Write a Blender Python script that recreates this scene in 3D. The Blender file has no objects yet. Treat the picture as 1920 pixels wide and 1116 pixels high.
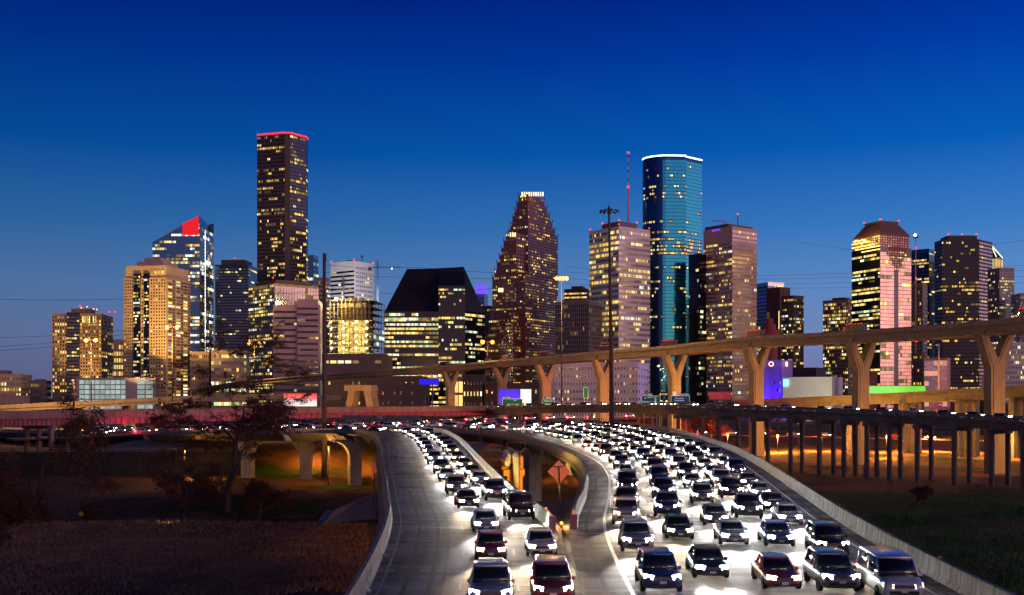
import bpy, bmesh, math, random
from mathutils import Vector, Matrix, noise
random.seed(7)
R = math.radians
scene = bpy.context.scene
COL = scene.collection
# ---------------------------------------------------------------- camera
EYE, FP, HX, HY = 19.5, 2000.0, 960.0, 745.0      # eye height, focal length in photo pixels, horizon
cam = bpy.data.cameras.new('camera'); cam_o = bpy.data.objects.new('camera', cam); COL.objects.link(cam_o)
cam_o.location = (0, 0, EYE); cam_o.rotation_euler = (R(90), 0, 0)
cam.sensor_width = 36; cam.lens = 36 * FP / 1920; cam.shift_y = (HY - 558) / 1920
cam.clip_start = 0.5; cam.clip_end = 30000
scene.camera = cam_o
# ---------------------------------------------------------------- exposure
vs = scene.view_settings
vs.view_transform = 'Standard'; vs.look = 'None'; vs.gamma = 1; vs.exposure = 0.0
vs.use_curve_mapping = False
scene.cycles.use_denoising = True
scene.cycles.max_bounces = 5; scene.cycles.glossy_bounces = 3; scene.cycles.diffuse_bounces = 2
scene.cycles.sample_clamp_indirect = 4
# ---------------------------------------------------------------- sky
def srgb(r, g, b):
    f = lambda c: (c/255/12.92) if c/255 <= .04045 else ((c/255+.055)/1.055)**2.4
    return (f(r), f(g), f(b), 1)
W = bpy.data.worlds.new("World"); scene.world = W; W.use_nodes = True
nt = W.node_tree; N = nt.nodes; L = nt.links; N.clear()
out = N.new('ShaderNodeOutputWorld'); bg = N.new('ShaderNodeBackground')
tc = N.new('ShaderNodeTexCoord')
sep = N.new('ShaderNodeSeparateXYZ'); L.new(tc.outputs['Generated'], sep.inputs[0])
def ramp(n, stops):
    cr = n.new('ShaderNodeValToRGB'); e = cr.color_ramp.elements
    while len(e) > 1: e.remove(e[0])
    e[0].position, e[0].color = stops[0]
    for p, c in stops[1:]:
        x = e.new(p); x.color = c
    return cr
def mth(n, op, a, b=None, clamp=False):
    m = n.new('ShaderNodeMath'); m.operation = op; m.use_clamp = clamp
    for i, v in enumerate((a, b)):
        if v is None: continue
        if isinstance(v, (int, float)): m.inputs[i].default_value = v
        else: m.id_data.links.new(v, m.inputs[i])
    return m.outputs[0]
front = ramp(N, [(0, srgb(122,108,148)), (.015, srgb(106,108,154)), (.055, srgb(104,124,170)), (.10, srgb(86,126,180)),
                 (.155, srgb(50,110,176)), (.22, srgb(6,84,168)), (.30, srgb(0,54,150)), (.37, srgb(0,26,120)), (.6, srgb(0,14,80)), (1, srgb(0,8,50))])
L.new(sep.outputs[2], front.inputs[0])
back = ramp(N, [(0, srgb(236,164,150)), (.05, srgb(240,178,165)), (.14, srgb(196,160,184)), (.3, srgb(84,118,176)), (.6, srgb(10,40,110)), (1, srgb(0,10,60))])
L.new(sep.outputs[2], back.inputs[0])
dot = N.new('ShaderNodeVectorMath'); dot.operation = 'DOT_PRODUCT'; L.new(tc.outputs['Generated'], dot.inputs[0]); dot.inputs[1].default_value = (.72, -.69, 0)
wgt = mth(N, 'MULTIPLY_ADD', dot.outputs['Value'], 1.6); wgt.node.inputs[2].default_value = -.15; wgt.node.use_clamp = True
mx = N.new('ShaderNodeMixRGB'); L.new(wgt, mx.inputs[0]); L.new(front.outputs[0], mx.inputs[1]); L.new(back.outputs[0], mx.inputs[2])
# brighter towards the right (west) and darker to the left, as in dusk
sx = mth(N, 'MULTIPLY_ADD', sep.outputs[0], .55); sx.node.inputs[2].default_value = 1.0
sc_ = N.new('ShaderNodeVectorMath'); sc_.operation = 'SCALE'; L.new(mx.outputs[0], sc_.inputs[0]); L.new(sx, sc_.inputs[3])
L.new(sc_.outputs[0], bg.inputs[0]); bg.inputs[1].default_value = 1.0
L.new(bg.outputs[0], out.inputs[0])
# the last afterglow behind the camera to the right: one weak, wide, low sun
sl = bpy.data.lights.new('afterglow_sun', 'SUN'); so = bpy.data.objects.new('afterglow_sun', sl); COL.objects.link(so)
sl.energy = .55; sl.angle = R(25); sl.color = (1, .56, .46)
so.rotation_euler = Vector((-.80, .60, -.07)).to_track_quat('-Z', 'Y').to_euler()

# ---------------------------------------------------------------- helpers
def P(px, py, d): return Vector(((px-HX)/FP*d, d, EYE-(py-HY)/FP*d))
def X(px, d): return (px-HX)/FP*d
def Z(py, d): return EYE-(py-HY)/FP*d
def DZ(py, z): return (EYE-z)*FP/(py-HY)            # distance at which height z shows at row py
MATS = {}
def principled(name):
    m = bpy.data.materials.new(name); m.use_nodes = True
    return m, m.node_tree.nodes, m.node_tree.links, m.node_tree.nodes['Principled BSDF']
def mat(name, col, rough=.8, var=.25, scale=.4, metal=0, bump=0, stain=0, coat=0, spec=.5, stretch=(1,1,1)):
    """surface with two scales of noise in its colour; stain adds vertical streaks"""
    if name in MATS: return MATS[name]
    m, n, l, b = principled(name); MATS[name] = m
    b.inputs['Roughness'].default_value = rough; b.inputs['Metallic'].default_value = metal
    b.inputs['Coat Weight'].default_value = coat; b.inputs['Specular IOR Level'].default_value = spec
    t = n.new('ShaderNodeTexCoord'); mp = n.new('ShaderNodeMapping'); l.new(t.outputs['Object'], mp.inputs[0]); mp.inputs['Scale'].default_value = stretch
    a = n.new('ShaderNodeTexNoise'); a.inputs['Scale'].default_value = scale; a.inputs['Detail'].default_value = 8; a.inputs['Roughness'].default_value = .65
    l.new(mp.outputs[0], a.inputs[0])
    c = ramp(n, [(.3, (*[x*(1-var) for x in col], 1)), (.7, (*[min(1, x*(1+var)) for x in col], 1))]); l.new(a.outputs[0], c.inputs[0])
    res = c.outputs[0]
    if stain:
        mp2 = n.new('ShaderNodeMapping'); l.new(t.outputs['Object'], mp2.inputs[0]); mp2.inputs['Scale'].default_value = (2.2, 2.2, .12)
        a2 = n.new('ShaderNodeTexNoise'); a2.inputs['Scale'].default_value = 1.3; a2.inputs['Detail'].default_value = 5; l.new(mp2.outputs[0], a2.inputs[0])
        r2 = ramp(n, [(.42, (1-stain,)*3+(1,)), (.62, (1,1,1,1))]); l.new(a2.outputs[0], r2.inputs[0])
        mm = n.new('ShaderNodeMixRGB'); mm.blend_type = 'MULTIPLY'; mm.inputs[0].default_value = 1; l.new(res, mm.inputs[1]); l.new(r2.outputs[0], mm.inputs[2]); res = mm.outputs[0]
    l.new(res, b.inputs['Base Color'])
    if bump:
        bp = n.new('ShaderNodeBump'); bp.inputs['Strength'].default_value = bump; bp.inputs['Distance'].default_value = .1
        a3 = n.new('ShaderNodeTexNoise'); a3.inputs['Scale'].default_value = scale*6; a3.inputs['Detail'].default_value = 6; l.new(mp.outputs[0], a3.inputs[0])
        l.new(a3.outputs[0], bp.inputs['Height']); l.new(bp.outputs[0], b.inputs['Normal'])
    return m
def glow(name, col, strength, base=(.1,.1,.1)):
    if name in MATS: return MATS[name]
    m, n, l, b = principled(name); MATS[name] = m
    b.inputs['Base Color'].default_value = (*base, 1); b.inputs['Emission Color'].default_value = (*col, 1); b.inputs['Emission Strength'].default_value = strength
    return m
def lit_window(name, cols, lo, hi, curve=1.0):
    """a lit window: brightness and tint differ from pane to pane"""
    m, n, l, b = principled(name); MATS[name] = m
    g = n.new('ShaderNodeNewGeometry'); oi = n.new('ShaderNodeObjectInfo')
    r = mth(n, 'FRACT', mth(n, 'ADD', g.outputs['Random Per Island'], oi.outputs['Random']))
    c = ramp(n, [(i/max(1, len(cols)-1), (*k, 1)) for i, k in enumerate(cols)]); l.new(mth(n, 'FRACT', mth(n, 'MULTIPLY', r, 7.31)), c.inputs[0])
    t = n.new('ShaderNodeTexCoord'); a = n.new('ShaderNodeTexNoise'); a.inputs['Scale'].default_value = .9; a.inputs['Detail'].default_value = 3; l.new(t.outputs['Object'], a.inputs[0])
    k = mth(n, 'POWER', r, curve)
    s = mth(n, 'MULTIPLY_ADD', k, hi-lo); s.node.inputs[2].default_value = lo
    s = mth(n, 'MULTIPLY', s, mth(n, 'MULTIPLY_ADD', a.outputs[0], 1.6)); s.node.inputs[1].links[0].from_node.inputs[2].default_value = .2
    b.inputs['Base Color'].default_value = (.02,.02,.02,1); b.inputs['Roughness'].default_value = .2
    l.new(c.outputs[0], b.inputs['Emission Color']); l.new(s, b.inputs['Emission Strength'])
    return m
def glass(name, col, rough=.12, metal=.85):
    """mirror-like facade glass; panes tilt a little against each other"""
    m, n, l, b = principled(name); MATS[name] = m
    b.inputs['Base Color'].default_value = (*col, 1); b.inputs['Metallic'].default_value = metal; b.inputs['Roughness'].default_value = rough
    g = n.new('ShaderNodeNewGeometry'); w = n.new('ShaderNodeTexWhiteNoise'); w.noise_dimensions = '1D'; l.new(g.outputs['Random Per Island'], w.inputs['W'])
    v = n.new('ShaderNodeVectorMath'); v.operation = 'SUBTRACT'; l.new(w.outputs['Color'], v.inputs[0]); v.inputs[1].default_value = (.5,.5,.5)
    s = n.new('ShaderNodeVectorMath'); s.operation = 'SCALE'; l.new(v.outputs[0], s.inputs[0]); s.inputs[3].default_value = .018
    a = n.new('ShaderNodeVectorMath'); a.operation = 'ADD'; l.new(g.outputs['Normal'], a.inputs[0]); l.new(s.outputs[0], a.inputs[1])
    nn = n.new('ShaderNodeVectorMath'); nn.operation = 'NORMALIZE'; l.new(a.outputs[0], nn.inputs[0]); l.new(nn.outputs[0], b.inputs['Normal'])
    return m
def M(x): return MATS[x] if isinstance(x, str) else x

class MB:
    def __init__(s): s.v = []; s.f = []; s.mi = []; s.sm = []; s.mats = []
    def slot(s, m):
        m = M(m)
        if m is None: return 0
        if m not in s.mats: s.mats.append(m)
        return s.mats.index(m)
    def add(s, vs_, fs, m=None, smooth=False):
        o = len(s.v); s.v += [tuple(v) for v in vs_]; k = s.slot(m)
        for f in fs: s.f.append([i+o for i in f]); s.mi.append(k); s.sm.append(smooth)
    def box(s, c, size, m=None, rot=0, ax=None, ay=None):
        cx, cy, cz = c; hx, hy, hz = [k/2 for k in size]
        ca, sa = math.cos(rot), math.sin(rot)
        vs_ = []
        for dz in (-hz, hz):
            for dx, dy in ((-hx,-hy),(hx,-hy),(hx,hy),(-hx,hy)):
                vs_.append((cx+dx*ca-dy*sa, cy+dx*sa+dy*ca, cz+dz))
        s.add(vs_, [(3,2,1,0),(4,5,6,7),(0,1,5,4),(1,2,6,5),(2,3,7,6),(3,0,4,7)], m)
    def prism(s, poly, z0, z1, m=None, top=None, tops=None):
        n = len(poly); zt = tops or [z1]*n
        vs_ = [(p[0], p[1], z0) for p in poly] + [(p[0], p[1], zt[i]) for i, p in enumerate(poly)]
        s.add(vs_, [(i, (i+1) % n, n+(i+1) % n, n+i) for i in range(n)] + [tuple(range(n))[::-1]], m)
        s.add(vs_[n:], [tuple(range(n))], top or m)
    def hull(s, bot, top, m=None):
        n = len(bot)
        s.add(list(bot)+list(top), [(i, (i+1) % n, n+(i+1) % n, n+i) for i in range(n)] + [tuple(range(n))[::-1], tuple(range(n, 2*n))], m)
    def tube(s, pts, r, m=None, n=6, smooth=True, cap=True):
        pts = [Vector(p) for p in pts]; rs = r if isinstance(r, (list, tuple)) else [r]*len(pts)
        rings = []
        for i, p in enumerate(pts):
            t = (pts[min(i+1, len(pts)-1)]-pts[max(i-1, 0)])
            if t.length < 1e-9: t = Vector((0,0,1))
            t.normalize(); a = t.cross(Vector((0,0,1)))
            if a.length < .05: a = t.cross(Vector((1,0,0)))
            a.normalize(); b_ = t.cross(a)
            rings.append([p+(a*math.cos(2*math.pi*k/n)+b_*math.sin(2*math.pi*k/n))*rs[i] for k in range(n)])
        vs_ = [v for g in rings for v in g]; fs = []
        for i in range(len(rings)-1):
            for k in range(n):
                fs.append((i*n+k, i*n+(k+1) % n, (i+1)*n+(k+1) % n, (i+1)*n+k))
        if cap: fs += [tuple(range(n)), tuple(range((len(rings)-1)*n, len(rings)*n))[::-1]]
        s.add(vs_, fs, m, smooth)
    def lathe(s, prof, c, m=None, n=16, axis='z', smooth=True):
        vs_ = []
        for r_, h in prof:
            for k in range(n):
                a = 2*math.pi*k/n; u, w = r_*math.cos(a), r_*math.sin(a)
                vs_.append((c[0]+u, c[1]+w, c[2]+h) if axis == 'z' else (c[0]+h, c[1]+u, c[2]+w))
        fs = [(i*n+k, i*n+(k+1) % n, (i+1)*n+(k+1) % n, (i+1)*n+k) for i in range(len(prof)-1) for k in range(n)]
        s.add(vs_, fs, m, smooth)
    def loft(s, rings, m=None, smooth=True, closed=True, cap=True):
        n = len(rings[0]); vs_ = [v for g in rings for v in g]; fs = []
        for i in range(len(rings)-1):
            for k in range(n if closed else n-1):
                fs.append((i*n+k, i*n+(k+1) % n, (i+1)*n+(k+1) % n, (i+1)*n+k))
        if cap and closed: fs += [tuple(range(n))[::-1], tuple(range((len(rings)-1)*n, len(rings)*n))]
        s.add(vs_, fs, m, smooth)
    def ball(s, c, r, m=None, n=8):
        prof = [(max(.001, r*math.sin(math.pi*i/n)), -r*math.cos(math.pi*i/n)) for i in range(n+1)]
        s.lathe(prof, c, m, n+2)
    def mesh(s, name, m=None, fix=True):
        me = bpy.data.meshes.new(name); me.from_pydata(s.v, [], s.f)
        if m is not None: me.materials.append(M(m))
        else:
            for k in s.mats: me.materials.append(k)
            me.polygons.foreach_set('material_index', s.mi)
        me.polygons.foreach_set('use_smooth', s.sm)
        me.update()
        if fix and len(s.f) < 60000:
            b = bmesh.new(); b.from_mesh(me); bmesh.ops.recalc_face_normals(b, faces=b.faces); b.to_mesh(me); b.free()
        return me
    def build(s, name, m=None, parent=None, loc=None, fix=True):
        """link as ONE object; geometry is given in world space, or in the parent's space if loc is None and local"""
        me = s.mesh(name, m, fix)
        o = bpy.data.objects.new(name, me); COL.objects.link(o)
        if parent is not None:
            o.parent = parent
            if not parent.get('_local'): me.transform(Matrix.Translation(-Vector(parent.location)))
        elif loc is not None:
            o.location = loc; me.transform(Matrix.Translation(-Vector(loc)))
        return o
def tag(o, label=None, cat=None, group=None, kind=None):
    if label: o['label'] = label
    if cat: o['category'] = cat
    if group: o['group'] = group
    if kind: o['kind'] = kind
    return o
def empty(name, loc, label=None, cat=None, group=None, local=False):
    o = bpy.data.objects.new(name, None); COL.objects.link(o); o.location = loc; o.empty_display_size = 1
    if local: o['_local'] = 1
    return tag(o, label, cat, group)
def kids(o): return [c for c in bpy.data.objects if c.parent == o]
def copy_tree(o, ch=None, parent=None):
    c = o.copy(); COL.objects.link(c); c.parent = parent
    for k in (ch[o.name] if ch else kids(o)): copy_tree(k, ch, c)
    return c
def treemap(o, d=None):
    d = {} if d is None else d
    d[o.name] = kids(o)
    for k in d[o.name]: treemap(k, d)
    return d
def lamp(parent, loc, energy, col, radius=.3, kind='POINT', spot=None, aim=None, name='lamp_light'):
    l = bpy.data.lights.new(name, kind); l.energy = energy; l.color = col; l.shadow_soft_size = radius
    if kind == 'SPOT': l.spot_size = spot; l.spot_blend = .6
    o = bpy.data.objects.new(name, l); COL.objects.link(o); o.parent = parent
    o.location = Vector(loc)-(Vector((0,0,0)) if parent is None or parent.get('_local') else Vector(parent.location))
    if aim is not None: o.rotation_euler = Vector(aim).to_track_quat('-Z', 'Y').to_euler()
    return o
def cr_(p, t):
    """Catmull-Rom through list of tuples, t in 0..len-1"""
    n = len(p)-1; i = max(0, min(n-1, int(t))); u = t-i
    a, b, c, d = p[max(0, i-1)], p[i], p[i+1], p[min(n, i+2)]
    return Vector([.5*((2*b[k])+(-a[k]+c[k])*u+(2*a[k]-5*b[k]+4*c[k]-d[k])*u*u+(-a[k]+3*b[k]-3*c[k]+d[k])*u**3) for k in range(len(b))])
def curve(p, n): return [cr_(p, (len(p)-1)*i/(n-1)) for i in range(n)]
def sweep(mb, pts, prof, m=None, smooth=False, closed=True, cap=True):
    """sweep a cross-section [(sideways, up)] along pts (Vectors); sideways = right of travel"""
    rings = []
    for i, p in enumerate(pts):
        t = pts[min(i+1, len(pts)-1)]-pts[max(i-1, 0)]; t = Vector((t.x, t.y, 0)).normalized(); s_ = Vector((t.y, -t.x, 0))
        rings.append([p+s_*a+Vector((0,0,b)) for a, b in prof])
    mb.loft(rings, m, smooth, closed, cap)
def text_mesh(body, size, mat_, parent, loc, rot=(R(90),0,0), name='lettering', align='CENTER', ext=.01):
    c = bpy.data.curves.new('t', 'FONT'); c.body = body; c.size = size; c.align_x = align; c.align_y = 'CENTER'; c.extrude = ext
    o = bpy.data.objects.new('t', c); COL.objects.link(o); bpy.context.view_layer.update()
    me = bpy.data.meshes.new_from_object(o.evaluated_get(bpy.context.evaluated_depsgraph_get())); bpy.data.objects.remove(o); bpy.data.curves.remove(c)
    me.materials.clear(); me.materials.append(M(mat_)); me.name = name
    q = bpy.data.objects.new(name, me); COL.objects.link(q); q.parent = parent
    q.location = Vector(loc)-Vector(parent.location); q.rotation_euler = rot
    return q

# ---------------------------------------------------------------- materials
mat('concrete', (.20,.185,.165), .85, .25, .25, stain=.35, bump=.2)
mat('barrier_concrete', (.36,.33,.29), .8, .2, .6, stain=.55, bump=.3)
mat('dark_concrete', (.16,.15,.145), .9, .3, .2, stain=.3)
mat('pier_concrete', (.27,.235,.18), .85, .18, .12, stain=.28, bump=.15)
mat('rose_glow_concrete', (.34,.20,.19), .8, .2, .3, stain=.4); mat('glow_and_board_pink', (.46,.12,.20), .8, .2, .3, stain=.3)  # red tail-light glow on the overpass is put into these pinks
mat('soil', (.09,.062,.042), .95, .5, .06, bump=.6)
mat('paint_white', (.75,.75,.72), .6, .15, 2)
mat('steel_dark', (.07,.06,.075), .5, .2, 1, metal=.5)
mat('steel_pale', (.45,.42,.42), .5, .15, 1, metal=.3)
mat('wood_pole', (.10,.07,.07), .9, .3, 1.5, stretch=(4,4,.2))
mat('bark', (.085,.055,.038), .95, .4, 2)
mat('twig', (.09,.05,.032), .95, .4, 2)
mat('brown_leaf', (.10,.036,.018), .9, .5, .5)
mat('green_leaf', (.05,.075,.02), .9, .5, .5)
mat('dark_leaf', (.03,.035,.02), .9, .5, .5)
mat('tyre', (.02,.02,.02), .8, .1, 5)
mat('rim', (.5,.5,.52), .3, .1, 5, metal=.9)
mat('black_plastic', (.025,.025,.027), .5, .1, 5)
glow('headlight_glass', (1,.98,.93), 60); glow('headlight_warm', (1,.78,.42), 22)
glow('tail_glass', (1,.015,.008), 5)
glow('sodium_glass', (1,.33,.03), 4.5)
glow('white_lamp', (.8,1,.95), 8)
glow('red_lamp', (1,.02,.03), 3)
glow('red_strip', (1,.012,.02), 2.5)
glow('white_strip', (.75,.95,1), 4)
glow('screen_blue', (.004,.004,.95), 1.0, (.01,.01,.01)); glow('screen_white', (.85,1,.95), 1.1); glow('screen_green', (.24,.95,.12), .9)
# windows
YL = (1,.70,.11); YW = (1,.74,.22); AM = (1,.44,.06); CW = (.85,1,.72); WH = (1,.9,.6); BL = (.4,.6,1)
lit_window('lit_yellow', [YL,YW,YL,AM,YL,WH,YL], .35, 1.9, 1.4)
lit_window('lit_dim', [AM,YL,(1,.55,.18),(.8,.8,.4),YL], .06, .42, 1.4)
lit_window('lit_amber', [AM,YL,AM,(1,.65,.2)], .4, 2.0, 1.5)
lit_window('lit_green', [(.7,1,.6),(1,.95,.4),(.8,1,.8)], .3, 2.0, 1.6)
lit_window('lit_cool', [CW,(.8,.95,1),WH,YW], .35, 2.4, 1.6)
lit_window('lit_teal', [(.15,.95,.7),(.3,1,.7)], .3, 1.2)
glass('glass_dark', (.10,.12,.18)); glass('glass_black', (.035,.04,.06)); glass('glass_blue', (.03,.075,.19)); glass('glass_cyan', (.05,.58,.72), .1); glass('glass_sky', (.10,.19,.34)); glass('glass_rose_sky', (.52,.36,.33), .2)  # rose tint holds the pink afterglow reflected in the glass
glass('glass_pink_sky', (.85,.68,.66), .16); glass('glass_bronze', (.22,.15,.15)); glass('glass_grey', (.25,.27,.30))  # pink afterglow seen in right-hand faces is put into the pink tint
mat('stone_brown', (.15,.075,.07), .7, .15, .05); mat('stone_dark', (.055,.038,.045), .6, .15, .05)
mat('stone_red', (.27,.085,.08), .7, .15, .05); mat('stone_cream', (.62,.47,.24), .8, .12, .05); mat('stone_tan', (.46,.33,.17), .8, .12, .05)
mat('stone_grey', (.36,.31,.31), .8, .12, .05); mat('stone_white', (.80,.74,.72), .8, .1, .05); mat('stone_pink', (.56,.38,.37), .7, .1, .05)
mat('stone_taupe', (.24,.19,.18), .8, .12, .05); mat('roof_dark', (.05,.045,.05), .9, .2, .1)
mat('glass_roof', (.02,.02,.03), .35, .2, .05, spec=.3)
# ================================================================ DOWNTOWN TOWERS
def plan(xl, xc, xr, d, theta=None):
    """square-cornered footprint whose left, near and right corners show at xl, xc, xr; returns L, C, R, B"""
    kl, kc, kr = [(x-HX)/FP for x in (xl, xc, xr)]
    th = math.atan(kc)+math.atan2(xr-xc, xc-xl) if theta is None else theta
    C = Vector((kc*d, d)); u = Vector((-math.cos(th), math.sin(th))); v = Vector((math.sin(th), math.cos(th)))
    t = (C.x-kl*C.y)/(math.cos(th)+kl*math.sin(th)); s = (kr*C.y-C.x)/(math.sin(th)-kr*math.cos(th))
    return [C+u*t, C, C+v*s, C+u*t+v*s]
class Tower:
    def __init__(s, name, label, cat='tower', group=None, at=(0, 0), z=0):
        s.root = empty(name, (at[0], at[1], z), label, cat, group); s.win = []
    def block(s, pname, poly, z0, z1, m, top='roof_dark', tops=None):
        b = MB(); b.prism([tuple(p) for p in poly], z0, z1, m, top, tops); return b.build(pname, None, s.root)
    def facade(s, p0, p1, z0, z1, cols, rows, wf=.6, hf=.55, lit=.2, pal=(('lit_yellow', 1),), off='glass_dark', corr=1, proud=.12, run=.45, keep=None, mask=None, full=1.0):
        """window panes on the wall from p0 to p1 (counter-clockwise plan)"""
        p0, p1 = Vector(p0[:2]), Vector(p1[:2]); e = p1-p0; Lg = e.length; e = e/Lg; n = Vector((e.y, -e.x))
        cw, rh = Lg/cols, (z1-z0)/rows; w, h = cw*wf, rh*hf; ang = math.atan2(e.y, e.x)
        names = [a for a, _ in pal]; ws = [b for _, b in pal]
        for r in range(rows):
            rf = lit
            if corr: rf = lit*random.choice((.15,.4,.7,1,1.6,2.6)) if random.random() < corr else lit
            st = None; c = 0
            for c in range(cols):
                if mask and not mask((c+.5)/cols, (r+.5)/rows): st = None; continue
                if st is None or random.random() > run: st = random.random() < rf; k = random.choices(names, ws)[0]
                if not st and random.random() > full: continue
                q = p0+e*(cw*(c+.5))
                s.win.append((q.x+n.x*0, q.y+n.y*0, z0+rh*(r+.5), ang, round(w, 2), round(h, 2), k if st else off, proud))
    def finish(s, single=100, pname='window'):
        if not s.win: return s.root
        def big(i):
            x, y, z, a, w, h, m, p = s.win[i]
            lit = m.startswith('lit')
            vis = abs(math.sin(a)*(x)-math.cos(a)*(-y)*-1)  # rough facing term
            return (lit, w*h/y**2)
        order = sorted(range(len(s.win)), key=big, reverse=True)
        vis_order = [i for i in order if abs(s.win[i][0]/s.win[i][1]) < .48]
        pick = set(vis_order[:single]); cache = {}
        base = Vector(s.root.location)
        def pane(mb, x, y, z, a, w, h, m, p):
            ca, sa = math.cos(a), math.sin(a)
            f = lambda u, v, q: (x+u*ca+q*sa, y+u*sa-q*ca, z+v)
            vs_ = [f(-w/2,-h/2,-p), f(w/2,-h/2,-p), f(w/2,h/2,-p), f(-w/2,h/2,-p), f(-w/2,-h/2,p), f(w/2,-h/2,p), f(w/2,h/2,p), f(-w/2,h/2,p)]
            mb.add(vs_, [(4,5,6,7),(0,1,5,4),(1,2,6,5),(2,3,7,6),(3,0,4,7)], m)
        for i in sorted(pick):
            x, y, z, a, w, h, m, p = s.win[i]; key = (w, h, m, p)
            if key not in cache:
                mb = MB(); pane(mb, 0, 0, 0, 0, w, h, m, p); cache[key] = mb.mesh(pname, None, fix=False)
            o = bpy.data.objects.new(pname, cache[key]); COL.objects.link(o); o.parent = s.root
            o.location = Vector((x, y, z))-base; o.rotation_euler = (0, 0, a)
        rest = [i for i in range(len(s.win)) if i not in pick]
        if rest:
            mb = MB()
            for i in rest: pane(mb, *s.win[i])
            o = mb.build('far_windows' if len(rest) > 1 else pname, None, s.root, fix=False); o['kind'] = 'stuff'
        return s.root
    def beacons(s, pts, m='red_lamp', r=1.1, name='beacon'):
        for p in pts:
            b = MB(); b.ball(p, r, m, 6); b.lathe([(r*.5,-r*2.2),(r*.5,-r*.6)], p, 'steel_dark', 6); b.build(name, None, s.root)
def band(mb, p0, p1, z0, z1, rows, hf, m, proud=.25, cols=1):
    """horizontal spandrel bands standing proud of a wall"""
    p0, p1 = Vector(p0[:2]), Vector(p1[:2]); e = (p1-p0); Lg = e.length; a = math.atan2(e.y, e.x); c = (p0+p1)/2
    for r in range(rows):
        mb.box((c.x, c.y, z0+(z1-z0)*(r+.5)/rows), (Lg, proud*2, (z1-z0)/rows*hf), m, a)
def fins(mb, p0, p1, z0, z1, cols, w, m, proud=.4):
    p0, p1 = Vector(p0[:2]), Vector(p1[:2]); e = (p1-p0); a = math.atan2(e.y, e.x)
    for c in range(cols+1):
        q = p0+e*c/cols; mb.box((q.x, q.y, (z0+z1)/2), (w, proud*2, z1-z0), m, a)
def mid(a, b, t): return a+(b-a)*t
def shrink(poly, k):
    c = sum((Vector(p[:2]) for p in poly), Vector((0,0)))/len(poly); return [c+(Vector(p[:2])-c)*k for p in poly]

def simple(name, label, xl, xc, xr, ytop, d, wall, lf, rf, th=None, cat='tower', pent=None, base=0, red=0, finsw=None, parapet=True):
    """box tower; lf / rf = dict(facade arguments) for its left and right faces"""
    p = plan(xl, xc, xr, d, th); zt = Z(ytop, d); T = Tower(name, label, cat, at=(sum(q.x for q in p)/4, sum(q.y for q in p)/4), z=base)
    T.block('wall', p, base, zt, wall)
    if parapet:
        T.block('parapet', shrink(p, 1.012), zt-.01, zt+1.6, wall)
    for (a, b), f in (((p[0], p[1]), lf), ((p[1], p[2]), rf)):
        if f:
            f = dict(f); lo = f.pop('lo', 0); hi = f.pop('hi', .985)
            T.facade(a, b, base+(zt-base)*lo, base+(zt-base)*hi, **f)
    if pent: T.block('penthouse', shrink(p, pent[0]), zt+.02, Z(pent[1], d), pent[2] if len(pent) > 2 else wall)
    if finsw:
        mb = MB(); fins(mb, p[0], p[1], base, zt, finsw[0], finsw[2], finsw[3]); fins(mb, p[1], p[2], base, zt, finsw[1], finsw[2], finsw[3]); mb.build('mullions', None, T.root)
    if red: T.beacons([(q.x, q.y, zt+2.6) for q in shrink(p, .97)[:red]])
    T.p, T.zt = p, zt
    return T
def city_glow(T, pts, power, col=(1,.56,.17), aim=(0,.66,.75), size=62):
    """unseen floodlights washing a facade; those of the white tower are added"""
    for px, d, z in pts:
        b = MB(); q = (X(px,d), d, z); b.box((q[0], q[1]+1.2, q[2]-.6), (1.4,1,1), 'steel_dark'); b.build('unseen_floodlight_housing', None, T.root)
        lamp(T.root, q, power, col, 2, 'SPOT', R(size), aim, name='unseen_floodlight')
Y1 = (('lit_yellow', 5), ('lit_dim', 3), ('lit_cool', 1)); Y2 = (('lit_yellow', 2), ('lit_amber', 3), ('lit_dim', 3)); Y3 = (('lit_dim', 1),)
G1 = (('lit_green', 4), ('lit_yellow', 2), ('lit_dim', 3)); C1 = (('lit_cool', 4), ('lit_dim', 3), ('lit_yellow', 1))

# --- far left: low offices
simple('office_block', 'low cream office block with rows of small square windows at the far left edge', -70, 40, 60, 704, 1250, 'stone_cream',
       dict(cols=20, rows=7, wf=.5, hf=.55, lit=.35, pal=Y1), dict(cols=5, rows=7, wf=.5, hf=.5, lit=.2, pal=Y1), cat='building', pent=(.4, 694, 'stone_taupe')).finish(60)
simple('office_block', 'low grey stone office block just right of the cream one at far left', 54, 88, 96, 716, 1300, 'stone_taupe',
       dict(cols=9, rows=5, wf=.45, hf=.5, lit=.15, pal=Y3), dict(cols=3, rows=5, wf=.5, hf=.5, lit=.1, pal=Y3), cat='building', pent=(.5, 711)).finish(40)
# --- residential tower A
p = plan(98, 190, 212, 1300); zt = Z(588, 1300); T = Tower('apartment_tower', 'brown apartment tower with dark glass corner and bright roof lamps, leftmost of the tall towers', at=p[1])
T.block('wall', p, 0, zt, 'stone_tan')
a, c, r = p[0], p[1], p[2]
T.block('balcony_bay', [mid(a,c,.30)+Vector((0,-1.6)), mid(a,c,.56)+Vector((0,-1.6)), mid(a,c,.56)+Vector((0,6)), mid(a,c,.30)+Vector((0,6))], 0, zt+1, 'glass_black')
T.facade(a, mid(a,c,.30), 4, zt-3, 6, 27, .5, .6, .4, Y2, off='glass_black', corr=.2, run=.2)
T.facade(mid(a,c,.30)+Vector((0,-1.6)), mid(a,c,.56)+Vector((0,-1.6)), 4, zt-3, 5, 27, .8, .5, .3, Y1, corr=.5)
T.facade(mid(a,c,.56), c, 4, zt-3, 8, 27, .5, .55, .45, Y2, off='glass_black', corr=.2, run=.2)
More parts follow.
